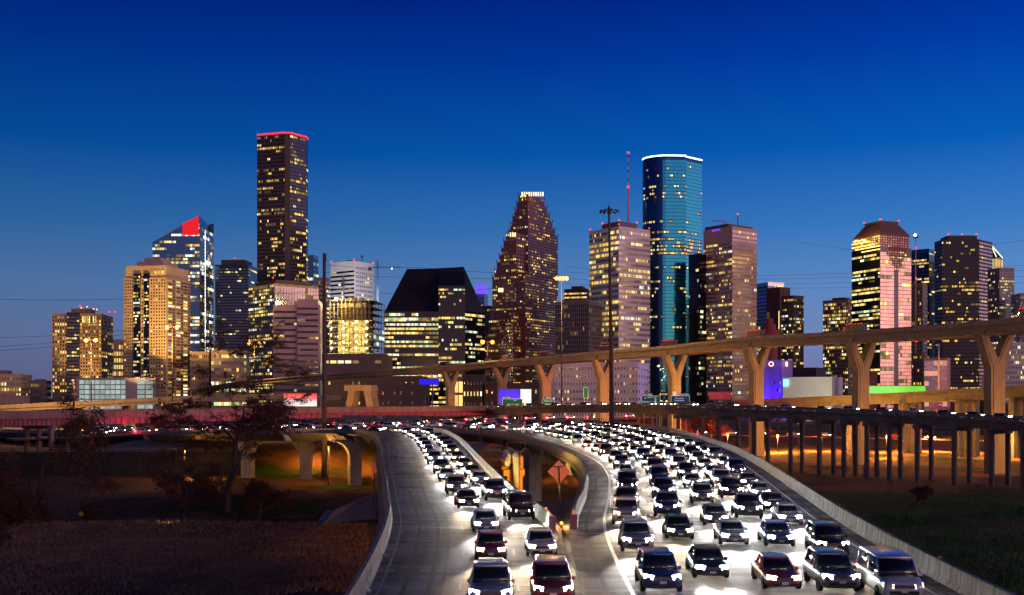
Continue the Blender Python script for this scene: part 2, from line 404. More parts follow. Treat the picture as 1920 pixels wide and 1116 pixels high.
T.facade(c, r, 4, zt-3, 6, 27, .6, .55, .3, Y2, corr=.2, off='glass_black')
T.block('roof_house', shrink(p, .4), zt, Z(577, 1300), 'stone_tan')
T.facade(mid(a,c,.1), mid(a,c,.28), zt-10, zt-2, 4, 1, .6, .9, 1, (('lit_yellow', 1),)); T.facade(mid(a,c,.6), mid(a,c,.95), zt-12, zt-3, 8, 1, .6, .9, 1, (('lit_yellow', 1),))
T.beacons([(X(155,1300), 1296, Z(578,1300)), (X(166,1300), 1296, Z(576,1300)), (X(178,1300), 1296, Z(580,1300)), (X(184,1300), 1296, Z(581,1300))], 'sodium_glass', .8, 'roof_lamp')
T.beacons([(X(150,1300), 1300, Z(574,1300)), (X(199,1300), 1310, Z(584,1300)), (X(210,1300), 1310, Z(584,1300))])
city_glow(T, ((125,1230,12),(185,1230,12)), 350000)
T.finish()
# --- classical building between
simple('office_block', 'small yellow lit office seen in the gap between the two leftmost apartment towers', 200, 240, 246, 643, 1600, 'stone_cream',
       dict(cols=9, rows=10, wf=.6, hf=.6, lit=.75, pal=(('lit_yellow',1),('lit_amber',1)), corr=.6), None, cat='building', pent=(.6, 637)).finish(60)
# --- parking garage with glowing panels
p = plan(142, 292, 306, 1180); zt = Z(709, 1180); T = Tower('parking_garage', 'low grey parking garage with pale glowing glass panels below the cream apartment tower', 'building', at=p[1])
T.block('wall', p, -2, zt, 'stone_grey')
a, c = p[0], p[1]
m_ = lit_window('lit_panel', [(.62,.85,.78),(.7,.9,.85)], .38, .62)
T.facade(mid(a,c,.04), mid(a,c,.62), 1, zt-2, 9, 7, .86, .8, 1, (('lit_panel',1),), corr=0)
T.facade(mid(a,c,.76), mid(a,c,.97), 1, zt-2, 2, 7, .86, .8, 1, (('lit_panel',1),), corr=0)
T.finish(100)
# --- apartment tower B
d = 1230; p = plan(232, 312, 357, d); zt = Z(497, d); a, c, r = p[0], p[1], p[2]
T = Tower('apartment_tower', 'tall cream stone apartment tower with dark glass bays and balconies down its middle', at=p[1])
T.block('wall', p, 0, Z(520, d), 'stone_cream'); T.block('upper_wall', shrink(p, .94), Z(520, d)-.05, zt, 'stone_cream')
T.block('crown', shrink(p, .62), zt, Z(487, d), 'stone_pink'); T.block('crown_top', shrink(p, .4), Z(487, d), Z(479, d), 'stone_pink')
for (t0, t1) in ((.24, .40), (.48, .60)):
    q0, q1 = mid(a,c,t0), mid(a,c,t1); nrm = Vector((q1.y-q0.y, -(q1.x-q0.x))).normalized()*1.3
    T.block('window_bay', [q0+nrm, q1+nrm, q1-nrm*3, q0-nrm*3], 0, Z(512, d), 'glass_black')
    T.facade(q0+nrm, q1+nrm, 2, Z(515, d), 4, 42, .8, .55, .6, Y1, corr=.3, off='glass_black')
zz = Z(522, d)
T.facade(mid(a,c,.01), mid(a,c,.23), 2, zz, 5, 42, .45, .5, .08, Y2, corr=0, off='glass_black', run=0)
T.facade(mid(a,c,.41), mid(a,c,.47), 2, zz, 1, 42, .6, .5, .3, Y1, corr=0, off='glass_black', run=0)
T.facade(mid(a,c,.62), mid(a,c,.99), 2, zz, 6, 42, .45, .5, .10, Y2, corr=0, off='glass_black', run=0)
for t0 in (.06, .40, .70):
    q0, q1 = mid(c,r,t0), mid(c,r,t0+.16); T.facade(q0, q1, 2, zz, 1, 42, .95, .5, .55, Y1, corr=0, off='stone_brown', run=0, proud=.5)
    q0, q1 = mid(c,r,t0+.18), mid(c,r,t0+.28); T.facade(q0, q1, 2, zz, 1, 42, .9, .55, .1, Y2, corr=0, off='stone_brown', run=0, proud=.6)
T.facade(mid(a,c,.62), mid(a,c,.95), Z(516,d), Z(504,d), 4, 1, .4, .5, 1, (('lit_yellow',1),), corr=0)
city_glow(T, ((235,1120,14),(275,1120,14),(330,1130,14)), 750000)
T.finish()
# --- slanted glass tower with red panel
d = 1700; p = plan(286, 374, 401, d); a, c, r, b = p
T = Tower('glass_tower', 'slant-roofed blue glass tower with glowing red panel at its peak and a white light line', at=p[1])
za, zc, zr = Z(456, d), Z(405, d), Z(420, d)
pts = [a, mid(a,c,.1), c, mid(c,r,.25), mid(c,r,.28), mid(c,r,.55), r, b, mid(b,a,.9)]
tops = [za-6, za, zc, Z(408,d), Z(424,d), Z(424,d), Z(409,d), Z(414,d), za]
T.block('wall', [a, c, c+(b-a), b], 0, 0, 'glass_sky', 'glass_roof', [za, zc, Z(418,d), za])
T.block('side_wall', [mid(c,r,-.0)+Vector((.2,-.2)), r+Vector((.2,-.2)), r+Vector((-8,8)), c+Vector((-8,8))], 0, Z(425, d), 'glass_grey')
T.block('roof_fin', [mid(c,r,.55), r, r+Vector((-8,8)), mid(c,r,.55)+Vector((-8,8))], Z(425,d), 0, 'stone_dark', 'roof_dark', [Z(416,d), Z(404,d), Z(404,d), Z(416,d)])
slope = lambda u, v: v*(zc) < (za+(zc-za)*u-5)
T.facade(a, c, 0, zc, 20, 56, .88, .62, .42, C1, off='glass_sky', corr=.8, mask=slope, run=.7)
T.facade(mid(c,r,.05)+Vector((.2,-.3)), mid(c,r,.95)+Vector((.2,-.3)), 0, Z(425,d), 9, 54, .9, .75, .45, (('lit_cool',2),('lit_dim',3)), off='glass_grey', corr=.6, proud=.4)
T.block('red_panel', [mid(a,c,.64)+Vector((0,-.9)), mid(a,c,.985)+Vector((0,-.9)), mid(a,c,.985)+Vector((0,.5)), mid(a,c,.64)+Vector((0,.5))], Z(441,d), 0, glow('red_panel_glow', (.85,.002,.006), 1.0), tops=[Z(420,d), Z(405,d), Z(405,d), Z(420,d)])
q = mid(c,r,.38)+Vector((.4,-1.4)); mb = MB(); mb.box((q.x, q.y, Z(542,d)), (1.1,1.1,Z(427,d)-Z(658,d)), glow('white_line', (1,.95,.9), 2.2)); mb.build('light_line', None, T.root)
mb = MB()
for zf in (Z(491,d),): mb.box((q.x+1, q.y-.3, zf), (13,1,2.2), 'white_line')
mb.build('sky_lobby_light', None, T.root)
mb = MB(); mb.tube([(a.x,a.y,za+.6),(c.x,c.y,zc+.6)], .5, 'steel_pale'); mb.build('roof_edge', None, T.root)
T.finish()
# --- dark glass tower
T = simple('glass_tower', 'near-black glass tower standing between the slanted blue tower and the tallest tower', 403, 466, 484, 498, 1750, 'glass_black',
       dict(cols=18, rows=48, wf=.9, hf=.5, lit=.13, pal=G1, corr=.8, off='glass_dark'), dict(cols=7, rows=48, wf=.9, hf=.5, lit=.2, pal=Y1, off='glass_dark'), pent=(.72, 486, 'stone_dark'), red=0)
T.beacons([(X(440,1760), 1760, Z(484,1760))]); T.finish()
# --- low building under it
simple('office_block', 'low brown office with small arched attic below the dark glass tower', 356, 392, 398, 662, 1250, 'stone_tan',
       dict(cols=11, rows=11, wf=.5, hf=.5, lit=.12, pal=Y2, corr=.3), None, cat='building').finish(50)
simple('office_block', 'low tan office with bright greenish ribbon windows, left of the striped glass podium', 396, 462, 468, 660, 1240, 'stone_tan',
       dict(cols=14, rows=9, wf=.85, hf=.5, lit=.75, pal=G1, corr=.6), None, cat='building', pent=(.5, 655)).finish(80)
# --- tallest tower (five sided)
d = 1500; xs = [482, 534, 544, 573, 577]
c = Vector((X(534,d), d)); th = R(14)
Lp = Vector((X(482,d+14), d+14)); C1p = c; C2p = Vector((X(544,d+1), d+1)); Rp = Vector((X(574,d+26), d+26)); R2 = Vector((X(577.5,d+40), d+40)); Bk = Vector((X(497,d+52), d+52))
poly = [Lp, C1p, C2p, Rp, R2, Bk]; zt = Z(249, d)
T = Tower('skyscraper', 'tallest skyscraper, slim dark brown granite shaft outlined with red lights at the roof', at=c)
T.block('wall', poly, 0, zt, 'stone_dark')
DK = (('lit_yellow', 4), ('lit_dim', 4), ('lit_amber', 1))
T.facade(Lp, C1p, 4, zt-2, 19, 75, .62, .55, .27, DK, off='glass_black', corr=.9, run=.6)
T.facade(C2p, Rp, 4, zt-2, 11, 75, .72, .6, .24, DK, off='glass_dark', corr=.9, run=.6)
T.facade(Rp, R2, 4, zt-2, 2, 75, .7, .6, .3, DK, off='glass_dark', corr=.3)
sp = shrink(poly, 1.01)
for i in range(4):
    q0, q1 = sp[i], sp[i+1]; n = max(1, int((q1-q0).length/2.6))
    for k in range(n):
        q = mid(q0, q1, (k+.5)/n); b_ = MB(); b_.ball((q.x, q.y, zt+1.0), .62, 'red_strip', 5); b_.build('roof_light', None, T.root)
mb = MB(); mb.prism([tuple(q) for q in shrink(poly, 1.004)], zt-1.2, zt+.3, glow('red_wash', (1,.004,.015), 1.5)); mb.build('light_strip', None, T.root)
mb = MB(); mb.tube([(X(553,d+20), d+20, zt), (X(553,d+20), d+20, zt+8)], .4, 'steel_dark'); mb.build('antenna', None, T.root)
T.finish()
# --- podium tower in front
d = 1400; p = plan(466, 514, 598, d); a, c, r, b = p; zt = Z(531, d)
T = Tower('office_tower', 'mid-height stone tower with tall pinkish glass strips, in front of the tallest skyscraper', at=c)
T.block('wall', p, 0, zt, 'stone_tan'); T.block('penthouse', shrink(p, .8), zt, Z(523, d), 'stone_brown')
T.facade(a, c, 2, zt-1, 12, 36, .72, .6, .6, Y1, corr=.7, off='glass_dark')
T.facade(mid(c,r,.02), mid(c,r,.99), Z(575,d), zt-3, 16, 3, .78, .92, .25, (('lit_dim',1),), off='glass_pink_sky', corr=.3)
T.facade(c, r, 2, Z(578,d), 22, 32, .7, .6, .3, Y1, corr=.5, off='glass_pink_sky')
T.beacons([(X(512,d), d, Z(521,d))]); T.finish()
simple('glass_tower', 'narrow pale glass tower partly hidden behind the right side of the tallest skyscraper', 572, 588, 597, 480, 1800, 'glass_grey',
       dict(cols=6, rows=40, wf=.9, hf=.7, lit=.35, pal=C1, off='glass_grey'), dict(cols=3, rows=40, wf=.9, hf=.6, lit=.4, pal=G1)).finish(50)
simple('office_tower', 'brown mid-rise seen right behind the tall dark pole, between tallest and white tower', 592, 612, 619, 522, 1650, 'stone_brown',
       dict(cols=7, rows=30, wf=.8, hf=.45, lit=.3, pal=Y1), dict(cols=3, rows=30, wf=.8, hf=.45, lit=.3, pal=Y1)).finish(40)
# --- striped building
d = 1320; p = plan(512, 600, 607, d); a, c, r, b = p
T = Tower('office_block', 'beige office block with dark horizontal ribbon windows, left of the tall dark pole', at=c)
T.block('wall', p, 0, Z(572, d), 'stone_pink')
q0, q1 = mid(a,c,.56), c; nn = Vector((-1.5,-4))
T.block('tall_wing', [q0+nn, q1+nn, r+nn, r+Vector((0,20)), q0+Vector((0,20))], 0, Z(562, d), 'stone_pink')
T.facade(mid(a,c,.02), mid(a,c,.5), 2, Z(580,d), 9, 17, 1, .36, .12, Y1, off='glass_black', corr=.5, run=.8)
T.facade(q0+nn, q1+nn, 2, Z(574,d), 8, 18, 1, .36, .12, Y1, off='glass_black', corr=.5, run=.8)
T.facade(q1+nn, r+nn, 2, Z(574,d), 1, 18, .9, .4, 0, Y1, off='glass_pink_sky')
T.finish(80)
# --- white tower with antenna
d = 1700; p = plan(620, 664, 701, d); T = Tower('office_tower', 'white office tower with blank upper wall and small dark windows, behind the tower crane', at=p[1])
T.block('wall', p, 0, Z(489, d), 'stone_white'); T.block('penthouse', shrink(p, .3), Z(489,d), Z(484,d), 'stone_dark')
T.facade(p[0], p[1], Z(680,d), Z(505,d), 8, 22, 1, .45, .15, G1, off='glass_black', corr=.5, run=.8)
T.facade(mid(p[1],p[2],.08), mid(p[1],p[2],.95), Z(680,d), Z(498,d), 9, 22, .6, .42, .05, C1, off='glass_grey', corr=.3)
T.beacons([(q.x, q.y, Z(487,d)) for q in shrink(p, .97)[:3]], r=1.3)
mb = MB(); mb.tube([(X(677,d), d+10, Z(489,d)), (X(677,d), d+10, Z(476,d))], .8, 'steel_dark'); mb.box((X(677,d), d+10, Z(480,d)), (4,1,2.5), 'steel_dark'); mb.build('antenna', None, T.root)
city_glow(T, ((640,1560,130),(680,1560,130)), 500000, (.9,.95,1), (0,.85,.5), 70)  # white floodlights added out of view to brighten this tower
T.finish(70)
# --- construction building
d = 1380; p = plan(611, 700, 721, d); a, c, r, b = p; z0, z1 = 0, Z(563, d); rows = 17
T = Tower('construction_frame', 'unfinished concrete frame building blazing with work lights and green netting', 'building', at=c)
mb = MB(); H_ = (z1-z0)/rows
for i in range(rows+1): mb.prism([tuple(q) for q in p], z0+i*H_-.35, z0+i*H_+.0, 'stone_tan')
mb.build('floor_slabs', None, T.root)
mb = MB(); ip = shrink(p, .985)
for (u, v, n) in ((0,1,12), (1,2,4), (0,3,4)):
    for k in range(n+1):
        q = mid(ip[u], ip[v], k/n); mb.box((q.x, q.y, (z0+z1)/2), (.9,.9,z1-z0), 'stone_tan')
mb.build('columns', None, T.root)
core = shrink(p, .6); T.block('core_wall', core, z0, z1-2, 'stone_cream')
gl = glow('work_lamp', (1,.97,.55), 60); gl2 = glow('work_lamp_green', (.7,1,.7), 45)
n_ = 0
for fl in range(6, 14):
    zf = z0+(fl+.72)*H_
    for t in (.10,.36,.64,.86):
        q = mid(ip[0], ip[1], t+random.uniform(-.01,.01)); b_ = MB(); b_.box((q.x, q.y+1.5, zf), (1.5,.7,.8), gl if random.random() < .7 else gl2); o = b_.build('work_light', None, T.root)
        lamp(T.root, (q.x+random.uniform(-2,2), q.y+3, zf), 3800, (1,.86,.36) if fl > 8 else (.45,1,.6), .5, name='work_light_source')
T.facade(a, c, z0+3*H_, z0+7.0*H_, 14, 4, .92, .5, .85, (('lit_teal', 3), ('lit_yellow', 1)), off='glass_grey', corr=0, run=.3, full=.4)
T.facade(a, c, z0+7*H_, z0+14*H_, 22, 7, .5, .25, .4, (('lit_yellow', 3), ('lit_green', 2), ('lit_amber', 1)), off='glass_grey', corr=0, run=.2, full=0)
T.facade(c, r, z0+4*H_, z0+13*H_, 4, 9, .8, .5, .6, (('lit_green', 1),), off='glass_grey', corr=0, full=.1)
b_ = MB(); b_.ball((X(631,d), d-4, Z(561,d)), 1.6, glow('flood', (1,.95,.6), 90), 7); b_.lathe([(.3,-4),(.3,-1)], (X(631,d), d-4, Z(561,d)), 'steel_dark', 6); b_.build('flood_lamp', None, T.root)
lamp(T.root, (X(631,d), d-9, Z(561,d)), 60000, (1,.9,.45), 1)
mb = MB()
for k in range(24):
    q = mid(mid(a,c,.18), mid(a,c,.75), random.random()); mb.box((q.x, q.y+random.uniform(2,10), z1+random.uniform(1,3)), (random.uniform(2,6),2,random.uniform(1,4)), random.choice(['stone_tan','stone_cream','steel_pale']), random.random())
mb.build('formwork', None, T.root); T.finish(100)
# --- plinth below
simple('windowless_block', 'wide brown windowless block below the floodlit construction frame', 604, 716, 736, 666, 1210, mat('stone_mocha', (.17,.12,.11), .9, .2, .05),
       dict(cols=8, rows=5, wf=.8, hf=.25, lit=.25, pal=Y2, full=.25), dict(cols=2, rows=5, wf=.7, hf=.3, lit=0, full=.1), cat='building').finish(20)
# --- dark glass tower with hipped roof
d = 1300; ze = Z(583, d)
E0 = Vector((X(721,d+10), d+10)); E1 = Vector((X(822,d+10), d+10)); E2 = Vector((X(822,d), d)); E3 = Vector((X(872,d), d)); E4 = Vector((X(909,d+34), d+34)); Bk = [Vector((X(880,d+75), d+75)), Vector((X(728,d+60), d+60))]
T = Tower('glass_tower', 'broad black glass building with steep hipped roof and many bright yellow floors', at=E2)
T.block('wall', [E0, E1, E2, E3, E4]+Bk, 0, ze, 'glass_black')
mb = MB()
r0 = Vector((X(763,d+38), d+38)); r1 = Vector((X(868,d+32), d+32)); zt = Z(503, d+30)
bot = [(q.x, q.y, ze) for q in (E0, E1, E3, E4, Bk[0], Bk[1])]
top = [(r0.x, r0.y, zt), (mid(r0,r1,.5).x, mid(r0,r1,.5).y, zt), (r1.x, r1.y, zt+2), (r1.x+1, r1.y+2, zt+2), (r1.x, r1.y+6, zt+2), (r0.x, r0.y+6, zt)]
mb.hull(bot, top, 'glass_roof'); mb.build('hipped_roof', None, T.root)
# gable wall standing on the right wing, with lit floors
g0, g1 = E2+Vector((0,-.4)), E3+Vector((0,-.4))
T.block('gable', [g0, g1, g1+Vector((-2,26)), g0+Vector((0,26))], ze-1, 0, 'glass_black', 'glass_roof', [Z(536,d), Z(536,d), Z(506,d), Z(506,d)])
HY_ = (('lit_yellow', 5), ('lit_dim', 2), ('lit_green', 3))
T.facade(E0, E1, 0, ze-8, 30, 22, .9, .5, .88, HY_, off='glass_black', corr=.7, run=.85)
T.facade(E0, E1, ze-12, ze-1, 24, 2, .9, .6, .7, HY_, off='glass_black', corr=0, run=.8)
T.facade(E2, E3, 0, ze-6, 16, 22, .85, .5, .55, HY_, off='glass_black', corr=.8, run=.6)
T.facade(g0, g1, ze-3, Z(540,d), 14, 7, .85, .5, .3, HY_, off='glass_black', corr=.7)
T.facade(E3, E4, 0, ze-2, 14, 24, .85, .5, .4, HY_, off='glass_black', corr=.8, run=.6)
T.facade(E3, E4, ze-7, ze-2, 14, 1, .85, .6, 1, (('lit_yellow',1),), corr=0)
T.finish()
# --- spire building behind
T = simple('office_tower', 'distant narrow tower with purple glowing crown, right of the black hipped building', 892, 908, 915, 552, 2000, 'glass_grey', dict(cols=5, rows=25, wf=.8, hf=.5, lit=.3, pal=C1), None)
mb = MB(); pm = glow('purple_glow', (.18,.05,1), 1.2)
for i in range(6): mb.box((X(893+i*4,2000), 1998, Z(543,2000)), (2.2,3,18), pm)
mb.build('lit_crown', None, T.root); T.beacons([(X(893,2000), 1998, Z(536,2000)), (X(913,2000), 1998, Z(536,2000))]); T.finish(30)
simple('office_tower', 'slim dark office tower in the gap left of the stepped red granite tower', 903, 920, 926, 575, 1800, 'stone_dark', dict(cols=5, rows=26, wf=.7, hf=.5, lit=.25, pal=Y1), None, red=1).finish(30)
# --- stepped red granite tower
d = 1500
T = Tower('skyscraper', 'red granite skyscraper with stepped Dutch gables climbing to a lit peak', at=(X(990,d), d))
th = R(30)+math.atan(.02)
def stepped(pn, xl, xc, xr, dd, n, zlo, zhi, wfrac, cols_l, cols_r, litpk=None):
    """gabled slab: n steps narrowing towards the ridge, seen in the left face"""
    pp = plan(xl, xc, xr, dd, th); a, c, r, b = pp
    w = (c-a)
    for i in range(n):
        f = i/n; k0, k1, j = f*wfrac[0], 1.0, 1-f*wfrac[1]
        u_ = c-a; v_ = r-c; q = [a+u_*k0, c, c+v_*j, a+u_*k0+v_*j]
        z0 = zlo if i == 0 else zlo+(zhi-zlo)*(i)/n
        z1 = zlo+(zhi-zlo)*(i+1)/n
        if i == 0: z0 = 0
        T.block('wall', q, z0, z1, 'stone_red'); nr = max(1, round((z1-z0)/4.1))
        cl = max(1, round(cols_l*(k1-k0)))
        T.facade(q[0], q[1], z0+.5, z1-.3, cl, nr, .55, .55, .3, DK2, off='glass_bronze', corr=.4)
        T.facade(q[1], q[2], z0+.5, z1-.3, cols_r, nr, .55, .55, .36, DK2, off='glass_bronze', corr=.4)
        mb = MB()
        for q_ in (q[0], q[1], q[2]): mb.lathe([(.9,0),(.7,2.5),(.05,5)], (q_.x*.999+0, q_.y, z1), 'stone_red', 5)
        mb.build('finials', None, T.root)
    return pp
DK2 = (('lit_dim', 5), ('lit_yellow', 2), ('lit_amber', 1))
A1 = stepped('tall_wing', 953, 990, 1046, d+30, 6, Z(442,d+30), Z(364,d+30), (.62,.55), 12, 18)
A2 = stepped('middle_wing', 923, 968, 1024, d+8, 7, Z(530,d+8), Z(436,d+8), (.66,.0), 14, 16)
A3 = stepped('low_wing', 906, 962, 1047, d-14, 5, Z(650,d-14), Z(585,d-14), (.42,.0), 16, 26)
# shoulder of the right face
pp = plan(968, 985, 1046.5, d-2, th)
T.block('wall', pp, 0, Z(512, d), 'stone_red'); T.facade(pp[1], pp[2], 2, Z(514,d), 20, 50, .55, .55, .36, DK2, off='glass_bronze', corr=.4); T.facade(pp[0], pp[1], Z(590,d), Z(514,d), 5, 20, .55, .55, .1, DK2, off='glass_bronze')
gw = glow('crown_light', (1,.72,.34), 2.6)
for x0, x1, yy, dd in ((977, 1020, 361, d+33), (955, 968, 437, d+8), (934, 944, 541, d+4)):
    mb = MB(); n = max(3, int((x1-x0)/4))
    for k in range(n): mb.box((X(x0+(x1-x0)*(k+.5)/n, dd), dd, Z(yy+3, dd)), (1.6,1.6,5.5), gw)
    mb.build('crown_lamp', None, T.root)
T.finish()
# --- low striped stone building & block behind
T = simple('office_tower', 'low dark stone tower with close vertical ribs, behind the tall orange street lamp', 1042, 1104, 1128, 566, 1350, 'stone_taupe',
       dict(cols=16, rows=24, wf=.45, hf=.75, lit=.05, pal=Y3, off='glass_black', corr=.3), dict(cols=14, rows=24, wf=.45, hf=.75, lit=.05, pal=Y3, off='glass_black', corr=.3), pent=(.75, 560, 'stone_taupe'), finsw=(16, 14, .7, 'stone_taupe'))
T.finish(60)
simple('office_block', 'building with one bright yellow top floor between the red granite and white grid towers', 1058, 1100, 1110, 543, 1650, 'stone_brown',
       dict(cols=9, rows=2, wf=.9, hf=.4, lit=1, pal=(('lit_yellow',1),), lo=.92, corr=0), None, cat='building', pent=(.5, 535)).finish(40)
# --- white grid tower with mast
T = simple('office_tower', 'white grid-faced tower with tall red and white mast and red roof lamps', 1105, 1160, 1219, 424, 1400, 'stone_white',
       dict(cols=22, rows=34, wf=.66, hf=.55, lit=.62, pal=(('lit_yellow',5),('lit_dim',2),('lit_amber',1)), corr=.8, off='glass_dark', run=.6), dict(cols=26, rows=34, wf=.66, hf=.5, lit=.38, pal=Y1, corr=.8, off='glass_pink_sky', run=.8), red=3, parapet=False)
pc = shrink(T.p, .58); d = 1400; T.block('penthouse', pc, T.zt, Z(411,d), 'stone_red'); T.facade(pc[0], pc[1], T.zt+1, Z(412,d), 6, 1, .6, .7, 0); T.facade(pc[1], pc[2], T.zt+1, Z(412,d), 8, 1, .6, .7, 0)
T.beacons([(q.x, q.y, Z(409,d)) for q in shrink(pc, .97)[:3]], r=1.3)
mx_, my_ = X(1178, d+18), d+18
mb = MB(); mb.tube([(mx_, my_, Z(411,d)), (mx_, my_, Z(346,d))], [1.4,.9], mat('mast_pink', (.7,.25,.3), .6)); mb.tube([(mx_, my_, Z(346,d)), (mx_, my_, Z(281,d))], .5, 'paint_white')
for k in range(4): mb.tube([(mx_, my_, Z(335-k*15,d)), (mx_, my_, Z(328-k*15,d))], .62, 'steel_dark')
mb.build('mast', None, T.root); T.beacons([(mx_, my_, Z(281,d)), (mx_, my_, Z(346,d))], r=1.7); T.finish()
# --- blue glass tower
d = 1450; zt = Z(291, d)
T = Tower('skyscraper', 'tall rounded blue glass skyscraper with a bright white rim of light', at=(X(1260,d), d+20))
arc = []
cx_, r_ = X(1249, d+30), X(1249, d+30)-X(1205, d+30)
for k in range(13):
    a = R(180+k*82/12*1.0); arc.append(Vector((cx_+r_*math.cos(a), d+30+r_*math.sin(a)*.8)))
arc += [Vector((X(1286,d+6), d+6)), Vector((X(1286.5,d+12), d+12)), Vector((X(1316,d+34), d+34)), Vector((X(1300,d+70), d+70)), Vector((X(1215,d+70), d+70))]
T.block('wall', arc, 0, zt, 'glass_blue', 'glass_roof')
nA = 13
for i in range(len(arc)-3):
    right = i >= 13; L_ = (arc[i+1]-arc[i]).length; cols = max(1, round(L_/2.0))
    off = 'glass_cyan' if i >= 11 else 'glass_blue'  # right-hand panes carry the reflected sky in their cyan colour
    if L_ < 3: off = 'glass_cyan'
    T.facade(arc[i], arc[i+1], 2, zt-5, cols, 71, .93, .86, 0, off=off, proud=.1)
random.seed(21)
rowlit = [random.choice((0,.01,.03,.06,.12,.4)) for _ in range(71)]
for k_ in (44,45,46,48,50): rowlit[k_] = .8
new = []
for i_, w_ in enumerate(T.win):
    row = int((w_[2]-2)/((zt-7)/71)); 
    if random.Random(row*997+i_//3).random() < rowlit[min(70, row)]*(.75 if w_[6] == 'glass_cyan' else 1):
        new.append((*w_[:3], w_[3], w_[4], round(w_[5]*.6, 2), random.choices(['lit_yellow','lit_dim','lit_green'], [3,3,1])[0], .2))
    else: new.append(w_)
T.win = new
mb = MB(); ring = [Vector((q.x, q.y, zt+.6)) for q in arc[:16]]; mb.tube(ring, .95, 'white_strip', 6); mb.build('light_rim', None, T.root)
mb = MB()
for k in range(7): mb.tube([(X(1240+k*7,d+40), d+40, zt), (X(1240+k*7,d+40), d+40, zt+random.uniform(3,9))], .3, 'steel_dark')
mb.box((X(1262,d+40), d+40, zt+2), (30,6,3), 'steel_dark'); mb.build('antennas', None, T.root)
T.finish()
T = simple('glass_tower', 'dark glass tower in front of the right flank of the rounded blue skyscraper', 1291, 1310, 1324, 478, 1400, 'glass_black',
       dict(cols=7, rows=30, wf=.85, hf=.5, lit=.08, pal=G1, corr=.6, off='glass_black'), dict(cols=5, rows=30, wf=.85, hf=.5, lit=.2, pal=G1, corr=.8, off='glass_black')); T.finish(60)
# --- pink granite tower right of it
d = 1380
T = simple('office_tower', 'pink granite tower with notched top left corner and a red roof crane', 1319, 1373, 1419, 424, d, 'stone_pink',
       dict(cols=20, rows=42, wf=.55, hf=.5, lit=.34, pal=Y1, corr=.8, off='glass_bronze', hi=.92), dict(cols=18, rows=42, wf=.6, hf=.6, lit=.10, pal=Y1, corr=.6, off='glass_pink_sky', hi=.985), parapet=False)
pc = T.p; T.block('roof_house', [mid(pc[0],pc[1],.05), mid(pc[0],pc[1],.85), mid(pc[3],pc[2],.85), mid(pc[3],pc[2],.05)], T.zt, Z(418,d), 'stone_brown')
T.facade(mid(pc[0],pc[1],.3), mid(pc[0],pc[1],.6), Z(429,d), Z(424,d)-.3, 4, 1, .7, .8, 1, (('purple_glow',1),), corr=0, proud=.3)
mb = MB(); mb.tube([(X(1340,d), d+15, Z(411,d)), (X(1380,d), d+15, Z(412,d))], .7, 'mast_pink'); mb.tube([(X(1363,d), d+15, Z(418,d)), (X(1363,d), d+15, Z(411,d))], .9, 'mast_pink')
mb.tube([(X(1388,d), d+15, Z(418,d)), (X(1388,d), d+15, Z(396,d))], .6, 'steel_dark'); mb.build('roof_crane', None, T.root)
T.beacons([(X(1388,d), d+15, Z(398,d)), (X(1418,d), d+40, Z(422,d))], r=1.2); T.finish()
# --- cluster to its right
simple('glass_tower', 'blue-green glass tower behind, right of the pink granite tower', 1418, 1440, 1470, 531, 1700, 'glass_grey', dict(cols=6, rows=34, wf=.9, hf=.7, lit=.12, pal=C1, off='glass_blue'), dict(cols=10, rows=34, wf=.9, hf=.7, lit=.12, pal=C1, off='glass_blue'), red=0).finish(40)
simple('office_tower', 'plain brown ribbed tower right of the blue-green glass tower', 1438, 1462, 1481, 540, 1550, 'stone_brown', dict(cols=9, rows=2, wf=.5, hf=.3, lit=.3, pal=Y1), None, finsw=(9, 8, 1, 'stone_brown')).finish(20)
simple('office_tower', 'dark blue tower with amber windows and flat roof, right of the brown ribbed tower', 1465, 1488, 1507, 556, 1400, 'stone_dark', dict(cols=9, rows=36, wf=.6, hf=.6, lit=.35, pal=Y1, corr=.5), dict(cols=8, rows=36, wf=.6, hf=.6, lit=.3, pal=Y1, corr=.5)).finish(100)
T = Tower('domed_building', 'short building with stepped drum top glowing red in front of the brown ribbed tower', 'building', at=(X(1443,1150), 1150))
for x0, x1, y0, y1 in ((1428, 1458, 690, 634), (1424, 1463, 634, 619), (1432, 1455, 619, 608), (1437, 1450, 608, 598)):
    mb = MB(); ra = (X(x1,1150)-X(x0,1150))/2; mb.lathe([(.01,Z(y0,1150)),(ra,Z(y0,1150)),(ra*1.02,Z(y1,1150)-1),(ra,Z(y1,1150)),(.01,Z(y1,1150))], (X(1443,1150), 1150, 0), mat('dome_red_lit', (.32,.06,.05), .7), 16, smooth=False); mb.build('drum', None, T.root)  # red lighting is put into the drum colour
T.block('base_block', [Vector((X(1424,1150),1140)), Vector((X(1463,1150),1140)), Vector((X(1463,1150),1162)), Vector((X(1424,1150),1162))], 0, Z(690,1150), 'stone_brown')
simple('office_tower', 'beige grid tower left of the gold-lit crowned tower, top fully lit', 1543, 1590, 1612, 563, 1550, 'stone_tan',
       dict(cols=16, rows=30, wf=.55, hf=.6, lit=.45, pal=Y1, corr=.5, off='glass_black'), dict(cols=6, rows=30, wf=.5, hf=.5, lit=.3, pal=Y1), pent=(.5, 556, 'stone_brown'), red=0).finish(100)
